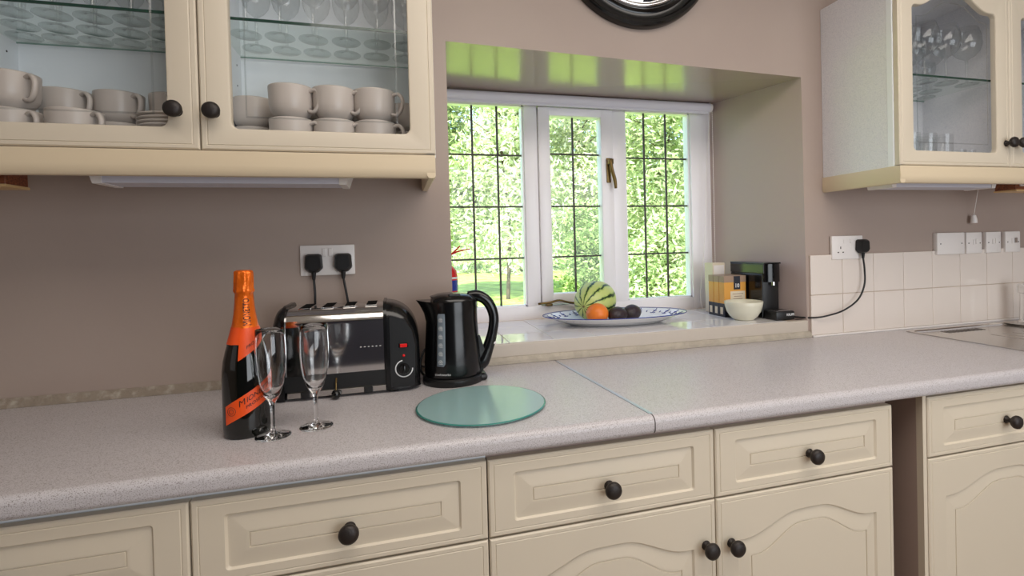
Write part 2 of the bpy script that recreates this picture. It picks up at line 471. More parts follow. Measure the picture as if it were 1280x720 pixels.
# ------------------------------------------------------------------ window
WY = .473
def build_window():
    bm = BM()
    Z0, Z1 = .957, 1.916
    gz0, gz1 = 1.028, 1.868
    yb = WY+.06
    # outer frame and the two mullions
    box(bm, (.095, WY, Z0), (.192, yb, Z1), .004)
    box(bm, (1.292, WY, Z0), (1.398, yb, Z1), .004)
    box(bm, (.11, WY+.001, Z0), (1.39, yb-.001, gz0), .004)
    box(bm, (.11, WY+.001, gz1), (1.39, yb-.001, Z1), .004)
    box(bm, (.512, WY+.002, gz0-.005), (.570, yb-.002, gz1+.005), .003)
    box(bm, (.908, WY+.002, gz0-.005), (.970, yb-.002, gz1+.005), .003)
    w = struct('window_1', bm, m_white, smooth=30)
    # small rebate step round the fixed lights
    for (a, b) in ((.192, .512), (.970, 1.292)):
        s = BM(); y = WY+.012
        box(s, (a, y, gz0), (a+.007, yb-.01, gz1)); box(s, (b-.007, y, gz0), (b, yb-.01, gz1))
        box(s, (a, y, gz0), (b, yb-.01, gz0+.006)); box(s, (a, y, gz1-.006), (b, yb-.01, gz1))
        obj('glazing_bead', s, m_white, w)
    # opening sash in the middle
    s = BM(); y0 = WY-.010; y1 = WY+.045
    box(s, (.571, y0, 1.033), (.622, y1, 1.862), .005); box(s, (.850, y0, 1.033), (.907, y1, 1.862), .005)
    box(s, (.571, y0+.001, 1.033), (.907, y1-.001, 1.077), .005); box(s, (.571, y0+.001, 1.826), (.907, y1-.001, 1.862), .005)
    sash = obj('sash_frame', s, m_white, w, smooth=30)
    def cames(xs, zs, x0, x1, z0, z1, y):
        for x in xs[1:-1]:
            obj('lead_came', bx((x-.0042, y-.004, z0), (x+.0042, y+.004, z1), .002), m_lead, w)
        for z in zs[1:-1]:
            obj('lead_came', bx((x0, y-.0044, z-.0036), (x1, y+.0044, z+.0036), .002), m_lead, w)
        for i in range(len(xs)-1):
            for j in range(len(zs)-1):
                obj('glass_pane', bx((xs[i], y-.0012, zs[j]), (xs[i+1], y+.0012, zs[j+1])), g_pane, w)
    zs = [gz0, 1.231, 1.4465, 1.661, gz1]
    cames([.192, .300, .404, .512], zs, .192, .512, gz0, gz1, WY+.03)
    cames([.970, 1.073, 1.181, 1.292], zs, .970, 1.292, gz0, gz1, WY+.03)
    zm = [1.077, 1.231, 1.4465, 1.669, 1.826]
    cames([.622, .731, .850], zm, .622, .850, 1.077, 1.826, WY+.02)
    # handle
    h = BM(); box(h, (.872, WY-.016, 1.545), (.892, WY-.010, 1.652), .003)
    box(h, (.873, WY-.040, 1.622), (.896, WY-.012, 1.646), .004)
    hm = obj('window_handle', h, m_brass, w, smooth=35)
    tube_b = BM(); tube(tube_b, [(.882, WY-.034, 1.645), (.886, WY-.040, 1.60), (.897, WY-.042, 1.555), (.902, WY-.040, 1.518)], [.008, .0075, .008, .006], 10, 4)
    obj('lever', tube_b, m_brass, hm, smooth='all')
    # casement stay on the bottom rail
    st = BM(); tube(st, [(.548, WY-.028, 1.040), (.60, WY-.030, 1.044), (.64, WY-.028, 1.050), (.70, WY-.026, 1.036), (.80, WY-.024, 1.032)], .0045, 8, 4)
    box(st, (.585, WY-.03, 1.028), (.61, WY-.0, 1.038), .002)
    box(st, (.72, WY-.03, 1.024), (.74, WY-.0, 1.034), .002)
    obj('casement_stay', st, m_brass, w, smooth='all')
    return w
build_window()
# roller blind
bl = thing('roller_blind', 'white roller blind rolled up at the head of the window', 'blind', (.75, .44, 1.862))
b = BM(); lathe(b, [(0, .135), (.0205, .135), (.0205, 1.368), (0, 1.368)], (0, .440, 1.884), 28, 'x')
obj('blind_roll', b, m_blind, bl, smooth=35)
b = BM(); box(b, (.14, .430, 1.855), (1.362, .438, 1.866), .003); obj('bottom_bar', b, m_blind, bl)
for x in (.128, 1.368):
    b = BM(); lathe(b, [(0, x), (.019, x), (.021, x+.004), (.019, x+.012), (0, x+.013)], (0, .440, 1.884), 20, 'x')
    box(b, (x+.002, .436, 1.88), (x+.008, .472, 1.907), .002)
    obj('end_bracket', b, m_plastic, bl, smooth=35)
b = BM()
for k in range(90):
    z = 1.872-k*.0098
    bmesh.ops.create_icosphere(b, subdivisions=1, radius=.0023, matrix=Matrix.Translation((1.378, .428, z)))
for k in range(90):
    z = 1.872-k*.0098
    bmesh.ops.create_icosphere(b, subdivisions=1, radius=.0023, matrix=Matrix.Translation((1.378, .452, z)))
tube(b, [(1.378, .428, 1.875), (1.378, .428, .99)], .0009, 5); tube(b, [(1.378, .452, 1.875), (1.378, .452, .99)], .0009, 5)
obj('bead_chain', b, m_plastic, bl, kind='stuff')
b = BM(); tube(b, [(1.366, .425, 1.865), (1.345, .43, 1.6), (1.335, .44, 1.3), (1.30, .43, 1.02), (1.318, .40, .980), (1.35, .38, .978)], .0012, 5, 5)
obj('pull_cord', b, m_plastic, bl)

# ------------------------------------------------------------------ outline + panel generator for doors and drawers
def outline(x0, z0, x1, z1, r=.0001, a=0., M=24, s0=.04, s1=.42):
    """rounded rectangle; a = height of a cathedral arch in the top edge (z1 is the crown)"""
    zt = z1-a
    P = []
    def arc(cx, cz, t0):
        for k in range(6):
            t = t0+k/5*PI/2
            P.append((cx+r*math.cos(t), cz+r*math.sin(t)))
    arc(x0+r, z0+r, PI); arc(x1-r, z0+r, 1.5*PI)
    arc(x1-r, zt-r, 0)
    for k in range(1, M):
        t = k/M; u = min(t, 1-t)
        s = min(max((u-s0)/(s1-s0), 0), 1); s = s*s*(3-2*s)
        x = x1-r+(x0-x1+2*r)*t
        P.append((x, zt+a*s))
    arc(x0+r, zt-r, .5*PI)
    return P
def panel(x0, z0, x1, z1, yf, rings, cap=True, thick=.019):
    """front slab: rings = (ix, iz_bottom, iz_top, depth, r, arch); yf is the front plane (towards -y)"""
    L = []
    back = [(x, yf+thick, z) for x, z in outline(x0, z0, x1, z1)]
    L.append(back)
    for ix, ib, it, d, r, a in rings:
        L.append([(x, yf+d, z) for x, z in outline(x0+ix, z0+ib, x1-ix, z1-it, max(r, .0001), a)])
    return L
def drawer_front(x0, z0, x1, z1, yf, parent, knob=True):
    e = [(0, 0, 0, .003, 0, 0), (.003, .003, .003, 0, 0, 0), (.010, .009, .009, 0, 0, 0), (.0115, .0105, .0105, .0014, 0, 0), (.013, .012, .012, 0, 0, 0),
         (.052, .026, .030, 0, .006, 0), (.056, .029, .033, .0048, .006, 0), (.060, .032, .036, .0048, .004, 0), (.084, .055, .060, -.0005, .001, 0),
         (.0905, .0610, .0660, -.0005, 0, 0), (.0912, .0617, .0667, .0016, 0, 0), (.0928, .0633, .0683, .0016, 0, 0), (.0935, .064, .069, -.0005, 0, 0)]
    bm = BM(); loft(bm, panel(x0, z0, x1, z1, yf, e), capA=True, capB=True)
    d = obj('drawer', bm, m_cream, parent, smooth=25)
    if knob: make_knob((x0+x1)/2, yf, (z0+z1)/2-.010, d)
    return d
def door_front(x0, z0, x1, z1, yf, parent, knobx=None, knobz=None):
    e = [(0, 0, 0, .003, 0, 0), (.003, .003, .003, 0, 0, 0), (.010, .009, .009, 0, 0, 0), (.0115, .0105, .0105, .0014, 0, 0), (.013, .012, .012, 0, 0, 0),
         (.056, .060, .058, 0, .003, .046), (.060, .064, .062, .0045, .003, .046), (.064, .068, .066, .0045, .003, .046), (.084, .088, .084, -.0005, .001, .054),
         (.0885, .0925, .088, -.0005, 0, .056), (.0892, .0932, .0887, .0016, 0, .056), (.0908, .0948, .0903, .0016, 0, .056), (.0915, .0955, .091, -.0005, 0, .056)]
    bm = BM(); loft(bm, panel(x0, z0, x1, z1, yf, e), capA=True, capB=True)
    d = obj('door', bm, m_cream, parent, smooth=25)
    if knobx is not None: make_knob(knobx, yf, knobz, d)
    return d
knob_me = None
def make_knob(x, y, z, parent, s=1.0):
    b = BM()
    prof = [(0, -.002), (.0105, -.002), (.011, .001), (.0075, .004), (.0065, .010), (.008, .014), (.0145, .018), (.0178, .0225), (.0182, .027), (.0165, .0315), (.0115, .0345), (.0055, .0358), (0, .036)]
    lathe(b, [(r*s, h*s) for r, h in prof], (x, y, z), 28, '-y')
    return obj('knob', b, m_knob, parent, smooth='all')

# ------------------------------------------------------------------ base cabinets
YF = -.585
XA0, XA, XB, XC, XD, XE, XF = -.886, -.364, .158, .680, 1.200, 1.304, 1.882
ZD, ZT, ZS = .698, .856, .152
def carcass(x0, x1, parent, side_mat=m_carcin):
    b = BM(); t = .018
    box(b, (x0, YF+.022, .12), (x0+t, -.02, .868)); box(b, (x1-t, YF+.022, .12), (x1, -.02, .868))
    box(b, (x0, YF+.022, .12), (x1, -.02, .138)); box(b, (x0+t, -.03, .12), (x1-t, -.02, .868)); box(b, (x0+t, YF+.022, .85), (x1-t, YF+.10, .868))
    box(b, (x0, -.53, 0), (x1, -.515, .12))
    return obj('carcass', b, side_mat, parent)
def rail(x0, x1, parent):
    b = BM(); box(b, (x0, YF+.019, ZD-.004), (x1, YF+.03, ZD+.006))
    return b
g = .0016
c = thing('base_cabinet', 'cream base cabinet at the left edge of the photo, only its drawer in view', 'cabinet', (-.625, -.3, 0))
carcass(XA0, XA, c); drawer_front(XA0+g, ZD+.002, XA-g, ZT, YF, c); door_front(XA0+g, ZS, XA-g, ZD-.002, YF, c, XA-.04, .58)
c = thing('base_cabinet', 'cream single-drawer base cabinet below the bottle and the two flutes', 'cabinet', (-.103, -.3, 0))
carcass(XA, XB, c); drawer_front(XA+g, ZD+.002, XB-g, ZT, YF, c); door_front(XA+g, ZS, XB-g, ZD-.002, YF, c, XA+.04, .55)
c = thing('base_cabinet', 'wide cream base cabinet with two drawers over two arched doors, left of the narrow gap', 'cabinet', (.68, -.3, 0))
carcass(XB, XD, c, m_gap); drawer_front(XB+g, ZD+.002, XC-g, ZT, YF, c); drawer_front(XC+g, ZD+.002, XD-g, ZT, YF, c)
door_front(XB+g, ZS, XC-g, ZD-.002, YF, c, XC-.028, .596); door_front(XC+g, ZS, XD-g, ZD-.002, YF, c, XC+.038, .590)
c = thing('base_cabinet', 'cream base cabinet right of the narrow gap, below the sink', 'cabinet', (1.593, -.3, 0))
carcass(XE, XF, c, m_gap); drawer_front(XE+g+.012, ZD+.006, XF-g, ZT+.006, YF, c); door_front(XE+g+.012, ZS, XF-g, ZD+.002, YF, c, XF-.05, .58)
b = BM(); box(b, (XE, YF+.004, ZS), (XE+.012, YF+.022, .866)); obj('side_strip', b, m_cream, c)
# cupboard run further right, out of the picture
c = thing('base_cabinet', 'cream base cabinet beyond the right edge of the photo', 'cabinet', (2.2, -.3, 0))
carcass(XF, 2.5, c); drawer_front(XF+g, ZD+.006, 2.5-g, ZT+.006, YF, c, False); door_front(XF+g, ZS, 2.5-g, ZD+.002, YF, c)

# ------------------------------------------------------------------ worktops
def top_profile():
    P = [(-.004, .870), (-.585, .870)]
    for k in range(7):
        a = -PI/2-k/6*PI/2; P.append((-.588+.012*math.cos(a), .882+.012*math.sin(a)))
    for k in range(9):
        a = PI-k/8*PI/2; P.append((-.584+.016*math.cos(a), .894+.016*math.sin(a)))
    P.append((-.004, .910))
    return P
xj = lambda y: .480+(-y-.046)*.0792
def profile_bar(bm, f0, f1, prof):
    A = [bm.verts.new((f0(y), y, z)) for y, z in prof]; B = [bm.verts.new((f1(y), y, z)) for y, z in prof]
    n = len(prof)
    bm.faces.new(A[::-1]); bm.faces.new(B)
    for k in range(n): bm.faces.new((A[k], A[(k+1) % n], B[(k+1) % n], B[k]))
    return bm
wt = thing('worktop', 'speckled pale grey worktop left of the metal joint strip, under toaster and kettle', 'worktop', (-.5, -.3, .87))
b = BM(); profile_bar(b, lambda y: -1.7, lambda y: xj(y)-.0006, top_profile()); obj('board', b, m_top, wt, smooth=40)
b = BM()
profile_bar(b, lambda y: xj(y)-.0045, lambda y: xj(y)+.0045, [(y, z) for y, z in ((-.03, .9102), (-.583, .9102), (-.583, .9112), (-.03, .9112))])
obj('joint_strip', b, m_strip, wt)
b = BM(); profile_bar(b, lambda y: xj(y)-.0012, lambda y: xj(y)+.0012, [(y-.0006 if y < -.3 else y, z) for y, z in top_profile()])
obj('joint_seam', b, m_dark, wt)
wt2 = thing('worktop', 'speckled pale grey worktop right of the metal joint strip, with the sink let into it', 'worktop', (2.0, -.3, .87))
SX0, SX1, SY0, SY1 = 1.893, 2.85, -.475, -.052
P = top_profile()
front = [(min(y, SY0), z) if y > SY0 else (y, z) for y, z in P]
b = BM(); profile_bar(b, lambda y: xj(y)+.0006, lambda y: X1-.02, front)
box(b, (xj(-.3)+.0006-.01, SY0, .8705), (SX0+.02, -.004, .91)); box(b, (SX1-.02, SY0, .8705), (X1-.02, -.004, .91)); box(b, (SX0+.02, SY1-.02, .8705), (SX1-.02, -.004, .91))
for v in b.verts:
    if abs(v.co.x-(xj(-.3)+.0006-.01)) < 1e-5: v.co.x = xj(v.co.y)+.0006
obj('board', b, m_top, wt2, smooth=40)

# ------------------------------------------------------------------ sink and tap
sk = thing('sink', 'stainless steel inset sink with drainer at the right end of the worktop', 'sink', (2.37, -.26, .9))
b = BM()
zr = .9135
def rr(x0, y0, x1, y1, r, z, n=5):
    out = []
    for cx, cy, t0 in ((x0+r, y0+r, PI), (x1-r, y0+r, 1.5*PI), (x1-r, y1-r, 0), (x0+r, y1-r, .5*PI)):
        for k in range(n):
            t = t0+k/(n-1)*PI/2; out.append((cx+r*math.cos(t), cy+r*math.sin(t), z))
    return out
# rim with a drainer well, then floor of drainer
loft(b, [rr(SX0, SY0, SX1, SY1, .012, .9105), rr(SX0, SY0, SX1, SY1, .012, zr), rr(SX0+.014, SY0+.014, 2.41, SY1-.014, .02, zr), rr(SX0+.022, SY0+.022, 2.40, SY1-.02, .02, zr-.007)], capB=True)
obj('drainer', b, m_sink, sk, smooth=30)
b = BM()
loft(b, [rr(2.40, SY0+.008, SX1-.008, SY1-.008, .02, zr+.0005), rr(2.44, SY0+.05, SX1-.05, SY1-.06, .05, zr+.0005), rr(2.45, SY0+.06, SX1-.06, SY1-.07, .05, zr-.15)], capB=True)
obj('bowl', b, m_sink, sk, smooth=30)
for k in range(4):
    x = 2.13+k*.056
    obj('drainer_rib', bx((x, SY0+.04, zr-.0075), (x+.012, -.20, zr-.0055), .001), m_sink, sk)
b = BM()
for k in range(10):
    x = 2.03+k*.020; box(b, (x, -.125, zr-.0072), (x+.009, -.088, zr-.0062))
obj('overflow_slots', b, m_dark, sk)
tp = thing('tap', 'chrome mixer tap behind the sink at the right edge of the photo', 'tap', (2.50, -.10, .914))
b = BM(); lathe(b, [(0, .914), (.030, .914), (.030, .918), (.024, .924), (.0225, 1.02), (.024, 1.03), (0, 1.032)], (2.488, -.10, 0), 24); obj('body', b, m_chrome, tp, smooth=35)
b = BM(); box(b, (2.463, -.125, 1.034), (2.513, -.075, 1.074), .008); box(b, (2.468, -.18, 1.062), (2.508, -.09, 1.078), .006); obj('lever', b, m_chrome, tp, smooth=35)
b = BM(); tube(b, [(2.488, -.10, .975), (2.488, -.16, 1.0), (2.488, -.25, 1.02), (2.488, -.30, 1.0), (2.488, -.305, .985)], .011, 12, 5); obj('spout', b, m_chrome, tp, smooth='all')

# ------------------------------------------------------------------ wall cabinets
YU = -.313
ZU0, ZU1 = 1.516, 2.150
def wall_cab(label, x0, xm, x1, arched, loc, side_mat, inner=m_carcin):
    c = thing('wall_cabinet', label, 'cabinet', loc)
    yb = YU+.021
    b = BM(); t = .016
    box(b, (x0, yb, ZU0-.004), (x0+t, -.001, ZU1)); box(b, (x1-t, yb, ZU0-.004), (x1, -.001, ZU1))
    box(b, (x0+t, yb, ZU1-t), (x1-t, -.001, ZU1)); box(b, (x0+t, yb, ZU0-.003), (x1-t, -.001, ZU0+t-.003))
    box(b, (xm-t/2, yb, ZU0), (xm+t/2, -.001, ZU1-t))
    box(b, (x0+t, -.010, ZU0+.006), (x1-t, -.002, ZU1-t))
    obj('carcass', b, side_mat, c)
    if arched:
        obj('edge_strip', bx((x0-.001, YU+.020, ZU0-.003), (x0+.006, YU+.042, ZU1), .002), m_carcin, c)
    # pelmet with rounded lower edge
    b = BM()
    prof = [(YU-.004, ZU0-.003), (YU-.006, ZU0-.035), (YU-.004, ZU0-.050), (YU+.002, ZU0-.0575), (YU+.012, ZU0-.059), (YU+.018, ZU0-.055), (YU+.018, ZU0-.003)]
    prism(b, prof, fx, x0-.004, x1-.004 if not arched else x1+.3)
    e0, e1 = (x1-.024, x1-.0032) if not arched else (x0-.0052, x0+.016)
    prism(b, [(e0, ZU0-.059+.006), (e0+.004, ZU0-.059), (e1-.004, ZU0-.059), (e1, ZU0-.053), (e1, ZU0-.003), (e0, ZU0-.003)], fy, YU-.0045, -.002)
    if not arched:
        prism(b, [(x0, ZU0-.055), (x0+.02, ZU0-.055), (x0+.02, ZU0-.003), (x0, ZU0-.003)], fy, YU+.01, -.002)
    obj('pelmet', b, m_pelmet, c, smooth=35)
    # doors
    for i, (a, d) in enumerate(((x0, xm), (xm, x1))):
        a += .0015; d -= .0015
        A = .055 if arched else .0
        sx, sb, st = .060, .048, .055
        e = [(0, 0, 0, .003, 0, 0), (.003, .003, .003, 0, 0, 0), (.011, .009, .009, 0, 0, 0), (.0125, .0105, .0105, .0016, 0, 0), (.0145, .012, .012, 0, 0, 0),
             (sx-.004, sb-.004, st-.004, 0, .016, A), (sx-.0015, sb-.0015, st-.0015, .001, .016, A), (sx, sb, st, .004, .016, A), (sx, sb, st, .019, .016, A)]
        L = panel(a, ZU0, d, ZU1, YU, e)
        bm = BM(); loft(bm, L+[L[0]])
        bmesh.ops.remove_doubles(bm, verts=bm.verts, dist=1e-6)
        dr = obj('door', bm, m_cream, c, smooth=25)
        gp = outline(a+sx-.003, ZU0+sb-.003, d-sx+.003, ZU1-st+.003, .016, A)
        gb = BM(); gb.faces.new([gb.verts.new((x, YU+.012, z)) for x, z in gp]); obj('glass_pane', gb, g_door, dr)
        # bevelled line cut in the glass
        p0 = outline(a+sx+.027, ZU0+sb+.027, d-sx-.027, ZU1-st-.030, .002, A); p1 = outline(a+sx+.031, ZU0+sb+.031, d-sx-.031, ZU1-st-.034, .002, A)
        lb = BM(); loft(lb, [[(x, YU+.0115, z) for x, z in p0], [(x, YU+.0105, z) for x, z in p1]])
        obj('bevel_line', lb, m_bevel, dr)
        kx = xm-.042 if i == 0 else xm+.030
        if arched: kx = xm-.005-.002 if i == 0 else xm+.05
        make_knob(kx if not arched else (xm-.022 if i == 0 else xm+.024), YU, 1.597, dr)
        # glass shelf
        x2, x3 = (x0+t, xm-t/2) if i == 0 else (xm+t/2, x1-t)
        gs = BM(); gs.faces.new([gs.verts.new(p) for p in ((x2+.001, -.281, 1.8245), (x3-.001, -.281, 1.8245), (x3-.001, -.018, 1.8245), (x2+.001, -.018, 1.8245))])
        obj('glass_shelf', gs, g_shelf, c)
        obj('shelf_edge', bx((x2+.001, -.2835, 1.8185), (x3-.001, -.281, 1.8248)), m_edge, c)
        obj('shelf_edge', bx((x2+.001, -.018, 1.8215), (x3-.001, -.0165, 1.8248)), m_edge2, c)
        pb = BM()
        for z in (1.60, 1.67, 1.735, 1.79):
            for y in (-.05, -.24):
                lathe(pb, [(0, x2+.0006), (.0026, x2+.0006), (.0026, x2-.001), (0, x2-.001)], (0, y, z), 8, 'x')
        obj('shelf_pin_holes', pb, m_dark, c, kind='stuff')
    return c
wall_cab('cream glass-doored wall cabinet above the toaster, holding cups and wine glasses', -.922, -.415, .095, False, (-.41, -.15, 1.457), m_carcin)
wall_cab('cream glass-doored wall cabinet above the sink, arched panes and lilac-white side', 1.567, 2.065, 2.563, True, (2.065, -.15, 1.457), m_carc)
# lights under the cabinets
def strip_light(label, x0, x1, y0, y1, z0, z1):
    t = thing('under_cabinet_light', label, 'light', ((x0+x1)/2, (y0+y1)/2, z0))
    b = BM(); prism(b, [(x0+.02, z0), (x1-.02, z0), (x1, z1), (x0, z1)], fy, y0, y1); obj('diffuser', b, m_diff, t)
    b = BM(); prism(b, [(x0+.018, z0-.002), (x0+.035, z0-.002), (x0+.033, z1), (x0-.003, z1)], fy, y0-.003, y1+.003); obj('end_cap', b, m_plastic, t)
    b = BM(); prism(b, [(x1-.035, z0-.002), (x1-.018, z0-.002), (x1+.003, z1), (x1-.033, z1)], fy, y0-.003, y1+.003); obj('end_cap', b, m_plastic, t)
    return t
strip_light('long white strip light under the left wall cabinet', -.668, -.104, -.24, -.15, 1.450, 1.512)
strip_light('long white strip light under the right wall cabinet above the sink', 1.60, 2.115, -.24, -.15, 1.452, 1.512)
for nm, x0, x1, lab in (('l', -.93, -.805, 'reddish wooden block with pale notched strip under the left wall cabinet'), ('r', 2.205, 2.36, 'reddish wooden block with pale notched strip under the right wall cabinet')):
    t = thing('wooden_block', lab, 'bracket', ((x0+x1)/2, -.2, 1.443))
    obj('block', bx((x0, -.24, 1.443), (x1, -.17, 1.512), .003), m_wood, t)
    obj('edge', bx((x0-.001, -.243, 1.440), (x1+.001, -.167, 1.446), .001), m_palewood, t)
    b = BM(); box(b, (x0+.02, -.244, 1.458), (x1-.012, -.240, 1.474), .001); obj('notched_strip', b, m_plastic, t)
    b = BM()
    for k in range(6):
        x = x0+.03+k*.016
        if x+.006 < x1-.014: box(b, (x, -.2455, 1.463), (x+.006, -.2435, 1.469))
    obj('holes', b, m_dark, t)
# pull cord switch
pc = thing('pull_cord', 'thin white pull cord with a small bobbin under the right wall cabinet', 'cord', (2.316, -.02, 1.33))
b = BM(); tube(b, [(2.30, -.05, 1.515), (2.303, -.045, 1.46), (2.312, -.022, 1.362)], .0012, 6); obj('cord', b, m_plastic, pc)
b = BM(); lathe(b, [(0, 1.330), (.0125, 1.330), (.0115, 1.345), (.0075, 1.362), (0, 1.366)], (2.313, -.021, 0), 14); obj('bobbin', b, m_plastic, pc, smooth=40)

# ------------------------------------------------------------------ sockets, switches, plugs
def plate(name, label, cat, x0, z0, x1, z1, d=.009, y=0., group=None, m=None):
    t = thing(name, label, cat, ((x0+x1)/2, y, z0), group)
    obj('faceplate', bx((x0, y-d, z0), (x1, y-.0003, z1), .0025), m or m_plastic, t, smooth=30)
    return t
def screws(t, pts, y):
    for x, z in pts:
        b = BM(); lathe(b, [(.0026, -.0004), (.0026, .0006), (0, .0007)], (x, y, z), 10, '-y'); obj('screw', b, m_dark, t)
def rocker(t, x, z, y, w=.011, h=.024):
    obj('switch', bx((x-w/2, y-.004, z-h/2), (x+w/2, y, z+h/2), .0015), m_plastic, t)
def socket_holes(t, x, z, y):
    b = BM()
    box(b, (x-.002, y-.0006, z+.005), (x+.002, y, z+.014)); box(b, (x-.015, y-.0006, z-.010), (x-.008, y, z-.006)); box(b, (x+.008, y-.0006, z-.010), (x+.015, y, z-.006))
    obj('pin_holes', b, m_dark, t)
SL = plate('double_socket', 'white double wall socket behind the toaster with two black plugs in it', 'socket', -.273, 1.214, -.126, 1.301)
for x in (-.208, -.191): rocker(SL, x, 1.280, -.009)
socket_holes(SL, -.2365, 1.246, -.009); socket_holes(SL, -.1625, 1.246, -.009)
SR = plate('double_socket', 'white double wall socket above the tiles with one black plug in it', 'socket', 1.590, 1.200, 1.737, 1.290, .012, -.002)
socket_holes(SR, 1.630, 1.235, -.014)
b = BM()
for x, w in ((1.650, .018), (1.682, .018)): box(b, (x-w/2, -.0175, 1.262), (x+w/2, -.014, 1.276), .0012)
obj('switch', b, m_plastic, SR)
def plug(label, x, y, z, cable=None, catcab=None):
    t = thing('plug', label, 'plug', (x, y, z))
    b = BM()
    pr = [(-.024, -.014), (-.022, .022), (-.016, .027), (.016, .027), (.022, .022), (.024, -.014), (.012, -.026), (-.012, -.026)]
    A = [(x+u, y-.001, z+v) for u, v in pr]; B = [(x+u, y-.018, z+v) for u, v in pr]; Cc = [(x+u*.80, y-.029, z+v*.80) for u, v in pr]
    loft(b, [A, B, Cc], capA=True, capB=True)
    bmesh.ops.bevel(b, geom=list(b.edges), offset=.0018, segments=2, affect='EDGES')
    obj('plug_body', b, m_blackm, t, smooth=40)
    b = BM(); tube(b, [(x, y-.014, z-.022), (x, y-.014, z-.046)], [.0075, .0045], 10); obj('cord_grip', b, m_blackm, t, smooth=40)
    b = BM(); tube(b, cable, .0033, 8, 6); obj('cable', b, m_blackm, t, smooth='all')
    return t
plug('black plug on the left in the socket behind the toaster', -.236, -.009, 1.249, [(-.236, -.023, 1.205), (-.234, -.024, 1.16), (-.236, -.020, 1.10), (-.232, -.018, 1.02), (-.24, -.02, .94)])
plug('black plug on the right in the socket behind the toaster', -.157, -.009, 1.249, [(-.157, -.023, 1.205), (-.150, -.024, 1.16), (-.141, -.020, 1.10), (-.12, -.016, 1.02), (-.05, -.016, .96), (.04, -.016, .935), (.09, -.03, .918)])
plug('black plug in the socket over the white tiles, its cable running to the coffee machine', 1.722, -.014, 1.248, [(1.722, -.028, 1.205), (1.728, -.028, 1.16), (1.724, -.030, 1.10), (1.69, -.032, 1.045), (1.62, -.032, 1.007), (1.54, -.030, .990), (1.50, -.012, .984), (1.465, .03, .983), (1.452, .06, .985)])
# blank plate and the three fused switches
t = plate('blank_plate', 'wide blank white plate, leftmost of the row of plates above the tiles', 'switch', 2.112, 1.203, 2.262, 1.292, .020, -.0)
screws(t, [(2.129, 1.247), (2.245, 1.247)], -.0205)
for i, (xa, xb, lab) in enumerate(((2.275, 2.363, 'white square fused switch beside the wide blank plate'), (2.388, 2.474, 'white square fused switch, middle one of the three square ones'), (2.500, 2.588, 'white square fused switch at the right edge of the photo'))):
    t = plate('fused_switch', lab, 'switch', xa, 1.203, xb, 1.291, .018, 0, 'fused switches above the tiles')
    xm = (xa+xb)/2
    screws(t, [(xa+.012, 1.246), (xb-.012, 1.246)], -.0185); rocker(t, xm-.004, 1.250, -.018, .011, .022)
    obj('fuse_carrier', bx((xm+.006, -.022, 1.242), (xm+.022, -.018, 1.264), .001), m_plastic if i < 2 else m_chrome, t)

# ------------------------------------------------------------------ round mirror
mr = thing('round_mirror', 'round convex mirror in a black moulded frame above the window', 'mirror', (.80, -.02, 2.01))
b = BM(); prof = [(.222, .002), (.222, .022), (.232, .030), (.240, .024), (.246, .022), (.262, .024), (.268, .034), (.280, .038), (.288, .030), (.290, .018), (.290, .002)]
lathe(b, prof+[prof[0]], (.80, 0, 2.30), 96, '-y'); obj('frame', b, m_blackfr, mr, smooth=40)
b = BM(); lathe(b, [(.2225, .010), (.2225, .026), (.214, .028), (.206, .022), (.205, .010)], (.80, 0, 2.30), 96, '-y'); obj('inner_rim', b, m_chrome, mr, smooth='all')
b = BM(); lathe(b, [(.206, .010), (.18, .022), (.13, .034), (.07, .042), (0, .045)], (.80, 0, 2.30), 96, '-y'); obj('glass', b, m_mirror, mr, smooth='all')

